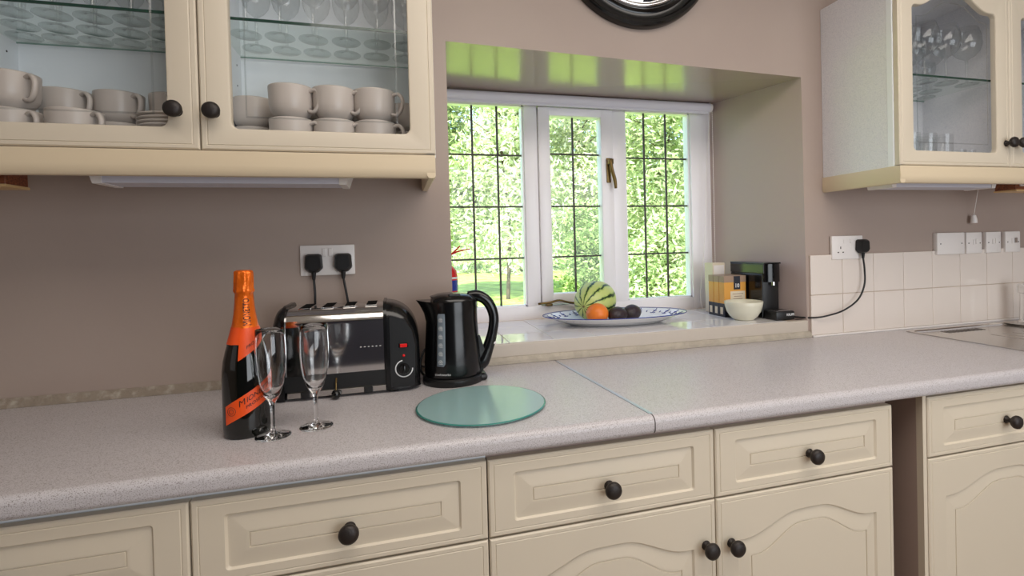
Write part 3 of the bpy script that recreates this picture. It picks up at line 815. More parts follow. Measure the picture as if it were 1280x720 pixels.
# ------------------------------------------------------------------ bottle
def bottle():
    cx, cy, z0 = -.314, -.407, .910
    t = thing('sparkling_wine_bottle', 'dark sparkling wine bottle with orange foil neck and slanted orange label', 'bottle', (cx, cy, z0))
    body = [(0, .002), (.030, .0), (.041, .0), (.0445, .004), (.0452, .02), (.0452, .115), (.0445, .135), (.0420, .155), (.0375, .175), (.0320, .194), (.0268, .212), (.0228, .230), (.0195, .250), (.0175, .270), (.0160, .292), (.0160, .30), (0, .30)]
    b = BM(); lathe(b, body, (cx, cy, z0), 56); obj('body', b, m_bottle, t, smooth='all')
    hs = [h for r, h in body[4:15]]; rs = [r for r, h in body[4:15]]
    rad = lambda h: float(np.interp(h, hs, rs))
    # foil from the shoulder up to the crown of the cap
    f = BM(); prof = [(rad(.205)+.0008, .205)]
    for h in (.212, .22, .23, .24, .25, .26, .27, .28, .292): prof.append((rad(h)+.0009, h))
    prof += [(.0185, .2945), (.0190, .298), (.0178, .302), (.0176, .315), (.0178, .332), (.0165, .3375), (.012, .340), (0, .3395)]
    lathe(f, prof, (cx, cy, z0), 56)
    for v in f.verts:                                   # crumpled wire hood under the foil
        h = v.co.z-z0
        if h > .293:
            a = math.atan2(v.co.y-cy, v.co.x-cx)
            k = 1+.06*math.sin(a*9+h*300)+.04*math.sin(a*4-h*500)+.025*math.sin(a*17+h*900)
            v.co.x = cx+(v.co.x-cx)*k; v.co.y = cy+(v.co.y-cy)*k
    obj('foil', f, m_foil, t, smooth='all')
    phi0 = math.atan2(-1.6046-cy, 0-cx)                 # the side that faces the room
    def onb(ph, h, off=.0006):
        r = rad(h)+off; a = phi0+ph
        return (cx+r*math.cos(a), cy+r*math.sin(a), z0+h)
    def band(name, p0, p1, lo, hi, m, off, n=40):
        bm = BM(); A = []
        for i in range(n+1):
            ph = lerp(p0, p1, i/n)
            A.append([bm.verts.new(onb(ph, lerp(lo(ph), hi(ph), j/8), off)) for j in range(9)])
        for P, Q in zip(A, A[1:]):
            for j in range(8): bm.faces.new((P[j], Q[j], Q[j+1], P[j+1]))
        return obj(name, bm, m, t, smooth='all')
    # neck collar: orange, dips to a point on the left of centre
    band('neck_collar', -3.14, -.35, lambda p: .190, lambda p: .224, m_orange, .0014)
    band('neck_collar', 1.9, 3.14, lambda p: .190, lambda p: .224, m_orange, .0014, 20)
    lo = lambda p: .158+(p+.35)*.027
    band('neck_label', -.35, 1.9, lo, lambda p: max(.222, lo(p)+.001), m_orange, .0018)
    # belly label, rising to the right
    lo = lambda p: .0285+(p+1.0)*.0245; hi = lambda p: .0665+(p+1.0)*.0275
    band('label', -.98, 2.0, lo, hi, m_orange, .0012)
    def wrap(h0, slope, ph0, off):
        def f(x, y, z):
            ph = ph0+x/.0452
            return onb(ph, h0+y+(ph+1.0)*slope, off+z)
        return f
    def squeeze(f, kx, x0=0): return lambda x, y, z: f(x*kx+x0, y, z)
    wl_ = wrap(.0545, .026, .42, .0016)
    obj('wordmark', text_bm('M', .0180, squeeze(wl_, .90, -.0345), .0001, .0, align='LEFT'), m_ink, t)
    obj('wordmark', text_bm('IONETTO', .0145, squeeze(wl_, .82, -.0205), .0001, .0, align='LEFT'), m_ink, t)
    obj('lettering', text_bm('PROSECCO', .0090, wrap(.0405, .026, .45, .0016), .0002, .0), m_ink, t)
    cr = BM()
    for rr0 in (.0085, .0045):
        pts = []
        for k in range(25):
            a = k/24*2*PI
            pts.append(onb(-.66+rr0*math.cos(a)/.0452, .0585+rr0*math.sin(a), .0016))
        tube(cr, pts, .00035, 5)
    obj('crest', cr, m_ink, t)
    nk = lambda x, y, z: onb(.20-y/.0185, .2545+x, .0018+z)      # reads upwards on the neck
    obj('wordmark', text_bm('MIONETTO', .0165, squeeze(nk, .66), .0002, .0, .98), m_ink, t)
    def nl(x, y, z):
        ph = .62+x/.036
        return onb(ph, .1965+y+(ph-.62)*.022, .0024+z)
    obj('lettering', text_bm('PROSECCO', .0085, nl, .0002, .0), m_ink, t)
bottle()

# ------------------------------------------------------------------ flutes and other glassware
def glass_profile(outer, th):
    """solid stem glass: outer profile up, wall, inner profile down; outer=(r,h) list, th = (start index of the inner cup, wall, inner bottom height)"""
    k0, w, hb = th
    inner = [(max(r-w, .0002), h) for r, h in outer[k0:] if h > hb+.001][::-1]
    rim = outer[-1]
    return outer + [(rim[0]-w*.5, rim[1]+w*.4)] + inner + [(0, hb)]
def flute(label, x, y):
    o = [(0, .0), (.031, .0), (.0335, .0008), (.0335, .0018), (.028, .003), (.012, .0052), (.0055, .009), (.0042, .016), (.0040, .045), (.0046, .064), (.0068, .071), (.0125, .079), (.0185, .092), (.0235, .108), (.0275, .130), (.0293, .155), (.0292, .180), (.0280, .205), (.0272, .219)]
    b = BM(); lathe(b, glass_profile(o, (10, .0011, .078)), (x, y, .9103), 48)
    return tag(obj('champagne_flute', b, m_glass, smooth='all'), label, 'glass', 'flutes by the bottle')
flute('empty champagne flute just in front of the bottle', -.258, -.449)
flute('empty champagne flute in front of the toaster, right of the other flute', -.181, -.417)

def wine_glass_bm(bowl_r=.036, h=.175, foot=.035, stem=.085, rim=.030):
    o = [(0, 0), (foot*.94, 0), (foot*1.01, .0015), (foot, .003), (foot*.97, .0034), (foot*.75, .0040), (.012, .006), (.005, .012), (.0038, .022), (.0036, stem*.8), (.0048, stem), (.010, stem+.004), (bowl_r*.55, stem+.012), (bowl_r*.84, stem+.027), (bowl_r*.98, stem+.045), (bowl_r, stem+.057), (bowl_r*.96, lerp(stem+.057, h, .45)), (rim, h)]
    b = BM(); lathe(b, o, (0, 0, 0), 28); return b
def proto(name, bm, m, smooth='all'):
    me = bpy.data.meshes.new(name); bmesh.ops.recalc_face_normals(bm, faces=bm.faces); bm.to_mesh(me); bm.free(); me.materials.append(m)
    for p in me.polygons: p.use_smooth = True
    return me
def put(name, me, loc, label, cat, group, rz=0):
    o = bpy.data.objects.new(name, me); COL.objects.link(o); o.location = loc; o.rotation_euler = (0, 0, rz)
    return tag(o, label, cat, group)
me_w = proto('wine_glass', wine_glass_bm(), g_thin)
ZG = 1.8253
ordn = ['first', 'second', 'third', 'fourth', 'fifth', 'sixth', 'seventh', 'eighth']
for i, x in enumerate([-.352, -.275, -.197, -.118, -.040, .032]):
    put('wine_glass', me_w, (x, -.172, ZG), 'stemmed wine glass in the right glass door, front row, %s from the left' % ordn[i], 'glass', 'wine glasses behind the right door of the left cabinet')
for i, x in enumerate([-.350, -.277, -.201, -.124, -.046, .032]):
    put('wine_glass', me_w, (x, -.078, ZG), 'stemmed wine glass in the right glass door, back row, %s from the left' % ordn[i], 'glass', 'wine glasses behind the right door of the left cabinet')
for row, (y, xs, rl) in enumerate(((-.205, [-.805, -.731, -.655, -.58, -.505], 'front row'), (-.124, [-.835, -.762, -.689, -.616, -.543, -.470], 'middle row'), (-.052, [-.868, -.795, -.722, -.650, -.578, -.505], 'back row'))):
    for i, x in enumerate(xs):
        put('wine_glass', me_w, (x, y, ZG), 'stemmed wine glass in the leftmost glass door, %s, %s from the left' % (rl, ordn[i]), 'glass', 'wine glasses behind the left door of the left cabinet')
# right cabinet
me_b = proto('balloon_glass', wine_glass_bm(.046, .205, .036, .090, .034), g_thin)
me_s = proto('small_wine_glass', wine_glass_bm(.032, .135, .030, .060, .026), g_thin)
for i, (x, y) in enumerate(((2.005, -.215), (1.905, -.215), (1.805, -.215), (1.955, -.12), (1.86, -.12))):
    put('balloon_glass', me_b, (x, y, ZG), 'large balloon wine glass in the right-hand cabinet, ' + ['front row, nearest the door knobs', 'front row, middle', 'front row, left', 'back row, right', 'back row, left'][i], 'glass', 'balloon glasses in the right cabinet')
for i, (x, y) in enumerate(((2.02, -.055), (1.93, -.05), (1.72, -.16))):
    put('small_wine_glass', me_s, (x, y, ZG), 'small stemmed glass in the right-hand cabinet, ' + ['rearmost on the right', 'rearmost on the left', 'between balloon glass and side'][i], 'glass', 'small stemmed glasses in the right cabinet')
def tumbler_bm(r=.031, h=.105):
    o = [(0, 0), (r*.88, 0), (r*.92, .002), (r, h)]
    b = BM(); lathe(b, o, (0, 0, 0), 24)
    return b
me_t = proto('tumbler', tumbler_bm(), g_thin); me_sh = proto('shot_glass', tumbler_bm(.021, .055), g_thin)
ZF = ZU0+.0135
for i, (x, y) in enumerate(((1.700, -.24), (1.775, -.24), (1.850, -.24), (1.735, -.16), (1.815, -.16), (1.890, -.15))):
    put('tumbler', me_t, (x, y, ZF), 'tall straight tumbler at the bottom of the right cabinet, ' + ['front row left', 'front row middle', 'front row right', 'back row left', 'back row middle', 'back row right'][i], 'glass', 'tumblers in the right cabinet')
for i, (x, y) in enumerate(((1.925, -.24), (1.98, -.235), (2.02, -.20), (1.97, -.17))):
    put('shot_glass', me_sh, (x, y, ZF), 'little shot glass at the bottom right of the right cabinet, ' + ['leftmost in front', 'middle in front', 'nearest the hinge side', 'set behind the others'][i], 'glass', 'shot glasses in the right cabinet')

# ------------------------------------------------------------------ cups
def cup_proto(r=.052, h=.080, hh=.05):
    b = BM()
    o = [(0, .0), (r*.62, 0), (r*.66, .003), (r*.70, .006), (r*.84, .014), (r*.93, .024), (r*.955, .032), (r*.965, .034), (r*.97, h*.6), (r, h*.96), (r*.995, h), (r*.96, h), (r*.93, h*.6), (r*.88, .026), (r*.6, .010), (0, .009)]
    lathe(b, o, (0, 0, 0), 32)
    h_ = BM()
    tube(h_, [(r*.93, 0, h*.86), (r*1.25, 0, h*.90), (r*1.48, 0, h*.72), (r*1.42, 0, h*.42), (r*1.18, 0, h*.24), (r*.90, 0, h*.26)], .0062, 8, 5, flat=(1.0, .75))
    return proto('cup_body', b, m_cup), proto('handle', h_, m_cup)
cup_me = cup_proto(); wide_me = cup_proto(.062, .062)
def cup(x, y, z, label, group, rz=0., me=cup_me, cat='cup'):
    t = thing('cup', label, cat, (x, y, z), group); t.rotation_euler = (0, 0, rz)
    for nm, m in (('body', me[0]), ('handle', me[1])):
        o = bpy.data.objects.new(nm, m); COL.objects.link(o); o.parent = t
    return t
G2 = 'stoneware cups behind the right door of the left cabinet'
sp = ZF
for i, x in enumerate((-.248, -.148, -.051)):
    nm = ['left', 'middle', 'right'][i]
    for k in range(2):
        cup(x, -.205, sp+k*.0805, 'grey stoneware cup, %s one of the %s stack in front, right glass door' % (['lower', 'upper'][k], nm), G2, R(-25))
for i, x in enumerate((-.360, -.250, -.140, .028)):
    nm = ['far left', 'second', 'third', 'far right'][i]
    for k in range(2):
        cup(x, -.085, sp+k*.0775, 'grey stoneware cup, %s one of the %s back-row stack, right glass door' % (['lower', 'upper'][k], nm), G2, R(-25))
G1 = 'stoneware cups behind the left door of the left cabinet'
cup(-.815, -.20, sp, 'grey stoneware cup, lower one of the stack at the left edge of the photo', G1, R(-30)); cup(-.815, -.20, sp+.0805, 'grey stoneware cup, upper one of the stack at the left edge of the photo', G1, R(-30))
cup(-.690, -.215, sp, 'wide shallow grey cup standing in front behind the leftmost glass door', G1, R(-30), (cup_me[0], cup_me[1]))
for i, x in enumerate((-.772, -.662, -.545)):
    for k in range(2):
        cup(x, -.085, sp+k*.077, 'grey stoneware cup, %s one of the %s back-row stack, leftmost glass door' % (['lower', 'upper'][k], ['left', 'middle', 'right'][i]), G1, R([-30, -35, -80][i]))
# stack of saucers leaning beside the cups
sb = BM(); lathe(sb, [(0, 0), (.03, 0), (.034, .003), (.066, .011), (.070, .0125), (.069, .015), (.034, .007), (0, .006)], (0, 0, 0), 36)
sme = proto('saucer', sb, m_cup)
for k in range(8):
    put('saucer', sme, (-.500, -.215, ZF+k*.0085), 'grey saucer in the stack by the left cabinet knob, %s' % (['lowest', 'second from the bottom', 'third from the bottom', 'fourth from the bottom', 'fourth from the top', 'third from the top', 'second from the top', 'topmost'][k]), 'saucer', 'saucer stack in the left cabinet')

# ------------------------------------------------------------------ toaster
def toaster():
    t = thing('toaster', 'four-slot toaster of polished steel with black ends, left of the kettle', 'toaster', (-.13, -.12, .91))
    yf, yb, zt = -.205, -.035, 1.138
    # steel shell: profile in y,z
    P = [(yf, .972)]
    for k in range(9):
        a = PI-k/8*PI/2; P.append((yf+.045+.045*math.cos(a), zt-.045+.045*math.sin(a)))
    for k in range(9):
        a = PI/2-k/8*PI/2; P.append((yb-.045+.045*math.cos(a), zt-.045+.045*math.sin(a)))
    P.append((yb, .972))
    b = BM(); prism(b, P, fx, -.284, -.040)
    for f in b.faces: f.smooth = False
    obj('steel_shell', b, m_steel, t, smooth=20)
    # black ends: rounded in the front view as well
    def end(x0, x1, sgn, name, zl):
        bm = BM(); rings = []
        n = 14; w = abs(x1-x0)
        # outer ring x positions: x0 joins the steel, x1 outside
        for i in range(n+1):
            s = i/n*PI/2
            x = x0+sgn*w*math.sin(s)
            H = (zt+.006-zl)*(math.cos(s)**.8 if i < n else 0)+zl
            inset = .030*(1-math.cos(s))
            r = min(.05, (H-.98))
            f0, b0 = yf-.006+inset, yb+.006-inset
            ring = [(x, f0, .918)]
            for k in range(7):
                a = PI-k/6*PI/2; ring.append((x, f0+r+r*math.cos(a), H-r+r*math.sin(a)))
            for k in range(7):
                a = PI/2-k/6*PI/2; ring.append((x, b0-r+r*math.cos(a), H-r+r*math.sin(a)))
            ring.append((x, b0, .918))
            rings.append(ring)
        loft(bm, rings, capA=True, capB=True)
        return obj(name, bm, m_black, t, smooth=40)
    end(-.283, -.314, -1, 'end_panel', 1.085)
    e = end(-.041, .046, 1, 'end_panel', 1.035)
    # flange lines on the ends
    for x in (-.041, -.283):
        b = BM(); prism(b, [(-.12+(y+.12)*1.09, .95+(z-.95)*1.045) for y, z in P], fx, x-.004, x+.004)
        obj('flange', b, m_black, t, smooth=30)
    # control face: flat satin plate
    b = BM(); pl = [(-.030, .925), (.030, .925), (.034, 1.03), (.026, 1.07), (.008, 1.10), (-.030, 1.112)]
    prism(b, pl, fy, yf-.009, yf-.002); obj('control_plate', b, m_blackm, t)
    yc = yf-.009
    b = bx((-.008, yc-.004, 1.027), (.016, yc, 1.039), .0015); sw = obj('switch_surround', b, m_black, t)
    obj('red_switch', bx((-.005, yc-.007, 1.0285), (.013, yc-.003, 1.0375), .0015), m_neon, sw)
    b = BM(); lathe(b, [(.0035, 0), (.003, .002), (0, .003)], (.004, yc, 1.006), 12, '-y'); obj('pilot_light', b, m_neon, t, smooth='all')
    dial = BM(); lathe(dial, [(0, 0), (.014, 0), (.0135, .010), (.012, .012), (0, .012)], (.004, yc, .972), 28, '-y'); box(dial, (.001, yc-.020, .961), (.007, yc-.010, .983), .002)
    d = obj('dial', dial, m_black, t, smooth=35)
    b = BM(); pts = []
    for k in range(31):
        a = R(100)+k/30*R(260); pts.append((.004+.0215*math.cos(a), yc-.0005, .972+.0215*math.sin(a)))
    tube(b, pts, .0016, 6); obj('dial_scale', b, m_print, d)
    # lower black band, crumb tray with its tabs, lever
    obj('lower_band', bx((-.286, yf+.001, .932), (-.038, yb, .974), .002), m_blackm, t)
    obj('crumb_tray', bx((-.278, yf-.003, .918), (-.042, yb, .932), .001), m_sink, t)
    for x in (-.235, -.085): obj('tray_tab', bx((x-.012, yf-.007, .916), (x+.010, yf-.001, .933), .002), m_blackm, t)
    b = BM(); tube(b, [(-.163, yf-.001, .960), (-.163, yf-.012, .950), (-.163, yf-.014, .930)], .0022, 8); lv = obj('lever_rod', b, m_brass, t)
    b = BM(); bmesh.ops.create_uvsphere(b, u_segments=20, v_segments=12, radius=.0115, matrix=Matrix.Translation((-.163, yf-.016, .9225))); obj('lever_knob', b, m_black, lv, smooth='all')
    for x in (-.295, -.022):
        for y in (yf+.006, yb-.02):
            b = BM(); box(b, (x-.011, y, .9102), (x+.011, y+.018, .9205), .002); obj('foot', b, m_blackm, t)
    # slots
    for x in (-.238, -.184, -.130, -.076):
        fr = obj('slot_frame', bx((x-.015, yf+.030, zt-.002), (x+.015, yb-.030, zt+.0008), .0004), m_steel, t)
        obj('slot', bx((x-.0125, yf+.033, zt+.0003), (x+.0125, yb-.033, zt+.0014)), m_slot, fr)
    # lettering on the steel front
    obj('lettering', text_bm('- - - - - -', .016, lambda x, y, z: (-.078+x, yf-.0006-z, 1.036+y), .0001), m_print, t)
toaster()

# ------------------------------------------------------------------ kettle
def kettle():
    cx, cy, z0 = .138, -.140, .9101
    t = thing('kettle', 'glossy black jug kettle between the toaster and the window', 'kettle', (cx, cy, z0))
    b = BM(); lathe(b, [(0, 0), (.083, 0), (.085, .004), (.084, .016), (.079, .020), (0, .020)], (cx, cy, z0), 48); box(b, (cx+.03, cy-.04, z0), (cx+.092, cy+.04, z0+.019), .008)
    obj('power_base', b, m_blackm, t, smooth=35)
    b = BM(); rings = []
    for h, r, sh in ((.021, .0765, 0), (.030, .0785, 0), (.06, .0785, 0), (.12, .0745, 0), (.17, .0715, 0), (.195, .0715, .004), (.212, .0715, .012), (.226, .070, .020)):
        ring = []
        for k in range(48):
            a = 2*PI*k/48
            sp_ = max(0, math.cos(a-PI))**10
            ring.append((cx+(r+sh*1.4*sp_)*math.cos(a), cy+r*math.sin(a)*.96, z0+h+(.006*sp_ if h > .2 else 0)))
        rings.append(ring)
    loft(b, rings, capA=True, capB=True); obj('body', b, m_black, t, smooth=40)
    b = BM(); rings = []
    for h, r in ((.2262, .0705), (.232, .069), (.240, .060), (.246, .040), (.247, .012)):
        rings.append([(cx+r*math.cos(2*PI*k/40)+(.02*max(0, math.cos(2*PI*k/40-PI))**10 if h < .235 else 0), cy+r*.96*math.sin(2*PI*k/40), z0+h) for k in range(40)])
    loft(b, rings, capB=True, capA=True); lid = obj('lid', b, m_black, t, smooth=40)
    obj('lid_catch', bx((cx-.012, cy-.05, z0+.238), (cx+.02, cy-.03, z0+.248), .003), m_blackm, lid)
    # big loop handle to the right
    b = BM()
    pts = [(cx+.045, cy-.008, z0+.236), (cx+.075, cy-.012, z0+.236), (cx+.103, cy-.014, z0+.215), (cx+.117, cy-.014, z0+.175), (cx+.112, cy-.014, z0+.13), (cx+.098, cy-.012, z0+.085), (cx+.083, cy-.010, z0+.052), (cx+.070, cy-.008, z0+.040)]
    tube(b, pts, [.013, .0145, .014, .013, .013, .015, .019, .018], 14, 6, flat=(.85, 1.1))
    h_ = obj('handle', b, m_black, t, smooth='all')
    b = BM(); prism(b, [(cx+.060, z0+.022), (cx+.080, z0+.022), (cx+.092, z0+.07), (cx+.075, z0+.125), (cx+.060, z0+.13)], fy, cy-.022, cy+.012)
    obj('handle_root', b, m_black, t, smooth=30)
    obj('rocker_switch', bx((cx+.108, cy-.022, z0+.097), (cx+.122, cy-.004, z0+.104), .002), m_plastic, h_)
    # gauge strip on the front left, follows the wall
    phi = math.atan2(-1.6046-cy, -cx)-.42
    def onk(dx, z, off):
        r = float(np.interp(z-z0, [.02, .06, .12, .17, .2], [.0785, .0785, .0745, .0715, .0715]))+off
        a = phi+dx/.075
        return (cx+r*math.cos(a), cy+r*math.sin(a)*.965, z)
    b = BM(); G = []
    for i in range(7):
        G.append([b.verts.new(onk(-.012+.024*i/6, z0+.055+.142*j/20, .0018 if 0 < i < 6 and 0 < j < 20 else -.0005)) for j in range(21)])
    for A, B in zip(G, G[1:]):
        for j in range(20): b.faces.new((A[j], B[j], B[j+1], A[j+1]))
    gs = obj('water_gauge', b, m_gauge, t, smooth='all')
    mk = BM()
    for k in range(6):
        z = z0+.068+k*.0225
        for q in range(3):
            r0 = .0025
            pts = [onk(-.003+q*.003+r0*math.cos(a), z+(.003 if q == 1 else 0)+r0*math.sin(a), .0026) for a in np.linspace(0, 2*PI, 9)]
            tube(mk, pts, .0005, 4, cap=False)
        tube(mk, [onk(-.004, z-.005, .0026), onk(.006, z-.005, .0026)], .0006, 4)
    obj('gauge_marks', mk, m_print, gs)
    obj('lettering', text_bm('cookworks', .0095, lambda x, y, z: onk(.004+x, z0+.034+y, .0006+z), .0001), m_print, t)
    b = BM(); tube(b, [(cx-.02, cy+.07, z0+.01), (cx-.06, cy+.05, z0+.006), (cx-.083, cy+.02, z0+.02), (cx-.090, cy+.015, z0+.05), (cx-.078, cy+.02, z0+.085), (cx-.06, cy+.06, z0+.09)], .0032, 8, 6)
    obj('cable', b, m_blackm, t, smooth='all')
kettle()

# ------------------------------------------------------------------ round glass board
gb = thing('glass_board', 'round green-tinted glass worktop saver in front of the kettle', 'board', (.178, -.397, .91))
b = BM(); lathe(b, [(0, .9135), (.148, .9135), (.148, .9170), (0, .9170)], (.178, -.397, 0), 96); obj('glass_disc', b, m_tg, gb, smooth=30)
b = BM(); lathe(b, [(.148, .9135), (.1512, .9145), (.1518, .9153), (.1512, .9162), (.148, .9170), (.148, .9135)], (.178, -.397, 0), 96); obj('polished_edge', b, m_tge, gb, smooth=60)
for a in (30, 120, 210, 300):
    b = BM(); lathe(b, [(0, .9102), (.006, .9102), (.006, .9135), (0, .9135)], (.178+.12*math.cos(R(a)), -.397+.12*math.sin(R(a)), 0), 12); obj('rubber_foot', b, m_plastic, gb)

# ------------------------------------------------------------------ platter and fruit
PX, PY, PZ = .800, .236, .975
plt = thing('oval_platter', 'large white oval platter with a blue rim and blue sprigs on the window sill', 'platter', (PX, PY, PZ))
rotp = Matrix.Rotation(R(-8), 4, 'Z')
def ell(a, b_, z, n=72): return [tuple(Vector((PX, PY, PZ))+rotp @ Vector((a*math.cos(2*PI*k/n), b_*math.sin(2*PI*k/n), z))) for k in range(n)]
b = BM()
loft(b, [ell(.170, .078, .001), ell(.173, .081, 0), ell(.179, .086, .002), ell(.203, .102, .010), ell(.240, .128, .024), ell(.278, .153, .035), ell(.283, .1565, .037), ell(.282, .1555, .0385), ell(.270, .146, .0360), ell(.228, .118, .0185), ell(.200, .098, .008), ell(.10, .045, .0065)], capA=True, capB=True)
obj('dish', b, m_plate, plt, smooth='all')
b = BM(); tube(b, ell(.2828, .156, .0382)+[ell(.2828, .156, .0382)[0]], .0018, 6, cap=False); obj('rim_band', b, m_blue, plt, smooth='all')
b = BM()
NP = 22
def onrim(k, s, off=.0013):
    """point on the rim: k = angle, s 0 inside..1 outside"""
    a_ = lerp(.228, .270, s); b_ = lerp(.118, .146, s); z = lerp(.0185, .0360, s)
    return Vector((PX, PY, PZ))+rotp @ Vector((a_*math.cos(k), b_*math.sin(k), z+off))
for i in range(NP):
    k = 2*PI*(i+.5)/NP; dk = .062
    tube(b, [onrim(k+dk*u, v) for u, v in ((-.9, .25), (-.4, .10), (0, .22), (.4, .10), (.9, .25))], .0011, 5, 3)
    tube(b, [onrim(k, .22), onrim(k, .85)], [.0016, .0008], 5)
    tube(b, [onrim(k-dk*.5, .65), onrim(k, .45), onrim(k+dk*.5, .65)], .0013, 5, 3)
    bmesh.ops.create_icosphere(b, subdivisions=1, radius=.0022, matrix=Matrix.Translation(onrim(k, .9)))
    tube(b, [onrim(k+PI/NP, .3), onrim(k+PI/NP, .5)], .0018, 5)
obj('sprig_pattern', b, m_blue, plt, kind='stuff')

def melon():
    b = BM(); bmesh.ops.create_uvsphere(b, u_segments=48, v_segments=32, radius=1)
    for v in b.verts:
        x, y, z = v.co.z, v.co.x, v.co.y
        v.co = Vector((x*.099, y*.077, z*.078))
    t = thing('watermelon', 'small striped green watermelon at the back of the platter', 'fruit', (.732, .270, .982))
    me = proto('rind', b, m_melon)
    o = bpy.data.objects.new('rind', me); COL.objects.link(o); o.parent = t; o.location = (0, 0, .0785); o.rotation_euler = (0, R(-6), R(42))
    s = BM(); lathe(s, [(0, 0), (.005, 0), (.004, .003), (.002, .005), (0, .0055)], (0, 0, 0), 10)
    me = proto('stalk_scar', s, m_stem)
    o2 = bpy.data.objects.new('stalk_scar', me); COL.objects.link(o2); o2.parent = t
    d = Matrix.Rotation(R(42), 4, 'Z') @ Matrix.Rotation(R(-6), 4, 'Y') @ Vector((-.098, 0, 0))
    o2.location = Vector((0, 0, .0785))+d; o2.rotation_euler = (0, R(-90), R(42))
melon()
b = BM(); bmesh.ops.create_uvsphere(b, u_segments=40, v_segments=24, radius=.0415)
for v in b.verts: v.co.z *= .95
bmesh.ops.translate(b, verts=b.verts, vec=(.704, .182, .9815+.0415))
orange = tag(obj('orange', b, m_ofruit, smooth='all'), 'orange lying in front of the watermelon on the platter', 'fruit')
def avo(label, x, y, rz, s=1.0):
    b = BM(); bmesh.ops.create_uvsphere(b, u_segments=32, v_segments=20, radius=1)
    for v in b.verts:
        t = v.co.z; k = 1-.20*max(0, t)-.05*t
        v.co = Vector((t*.046, v.co.x*.032*k, v.co.y*.031*k))*s
    bmesh.ops.rotate(b, verts=b.verts, cent=(0, 0, 0), matrix=Matrix.Rotation(rz, 3, 'Z'))
    bmesh.ops.translate(b, verts=b.verts, vec=(x, y, .9820+.0315*s))
    return tag(obj('avocado', b, m_avo, smooth='all'), label, 'fruit', 'avocados on the platter')
avo('dark avocado touching the orange on the platter', .790, .186, R(25)); avo('dark avocado further back, right of the other avocado', .868, .225, R(30))

# ------------------------------------------------------------------ right end of the sill
bw = BM(); lathe(bw, [(0, .9755), (.038, .9755), (.040, .979), (.052, .990), (.063, 1.008), (.069, 1.028), (.0715, 1.0455), (.0705, 1.047), (.068, 1.046), (.064, 1.026), (.055, 1.006), (.036, .988), (0, .983)], (1.283, .108, 0), 56)
tag(obj('bowl', bw, m_bowl, smooth='all'), 'small cream bowl on the sill in front of the amber boxes', 'bowl')
for i in range(3):
    x0, x1 = 1.250, 1.352; y0 = .182+i*.0365; y1 = y0+.035; z0, z1 = .9755, 1.140
    lab = ['amber and navy capsule box on the sill, front one of three', 'amber and navy capsule box, middle one of three', 'amber and navy capsule box, rearmost of three'][i]
    t = thing('capsule_box', lab, 'box', ((x0+x1)/2, (y0+y1)/2, z0), 'amber capsule boxes on the sill')
    obj('carton', bx((x0, y0, z0), (x1, y1, z1), .002), m_gold, t)
    e = .0006
    obj('base_print', bx((x0-e, y0-e, z0), (x1+e, y1+e, 1.030), .0015), m_navy, t)
    obj('top_print', bx((x0-e, y0-e, 1.114), (x1+e, y1+e, z1+e), .0015), m_taupe, t)
    obj('side_label', bx((x0-.0012, y0+.010, .986), (x0-e, y1-.008, 1.014)), m_card, t)
    if i == 0:
        xm = 1.311
        obj('black_tab', bx((xm-.017, y0-.0012, 1.085), (xm+.013, y0-e, z1-.001)), m_navy, t)
        obj('card_label', bx((x0+.028, y0-.0012, 1.036), (x1-.006, y0-e, 1.078)), m_card, t)
        obj('lettering', text_bm('10', .022, lambda x, y, z: (xm-.002+x, y0-.0014-z, 1.100+y), .0001, .0004), m_print, t)
        obj('lettering', text_bm('KRAFT', .0075, lambda x, y, z: (xm-.002+x, y0-.0014-z, 1.124+y), .0001), m_gold, t) if False else None
        for k, w in enumerate((.05, .036, .044)):
            obj('text_line', bx((1.312-w/2, y0-.0015, 1.066-k*.010), (1.312+w/2, y0-.0012, 1.0685-k*.010)), m_taupe, t)
t = thing('paper_carton', 'pale carton standing behind the capsule boxes', 'box', (1.30, .34, .975))
obj('carton', bx((1.285, .31, .9755), (1.345, .37, 1.188), .002), m_card, t); obj('face_print', bx((1.290, .3092, 1.00), (1.341, .3100, 1.178)), m_plastic, t)
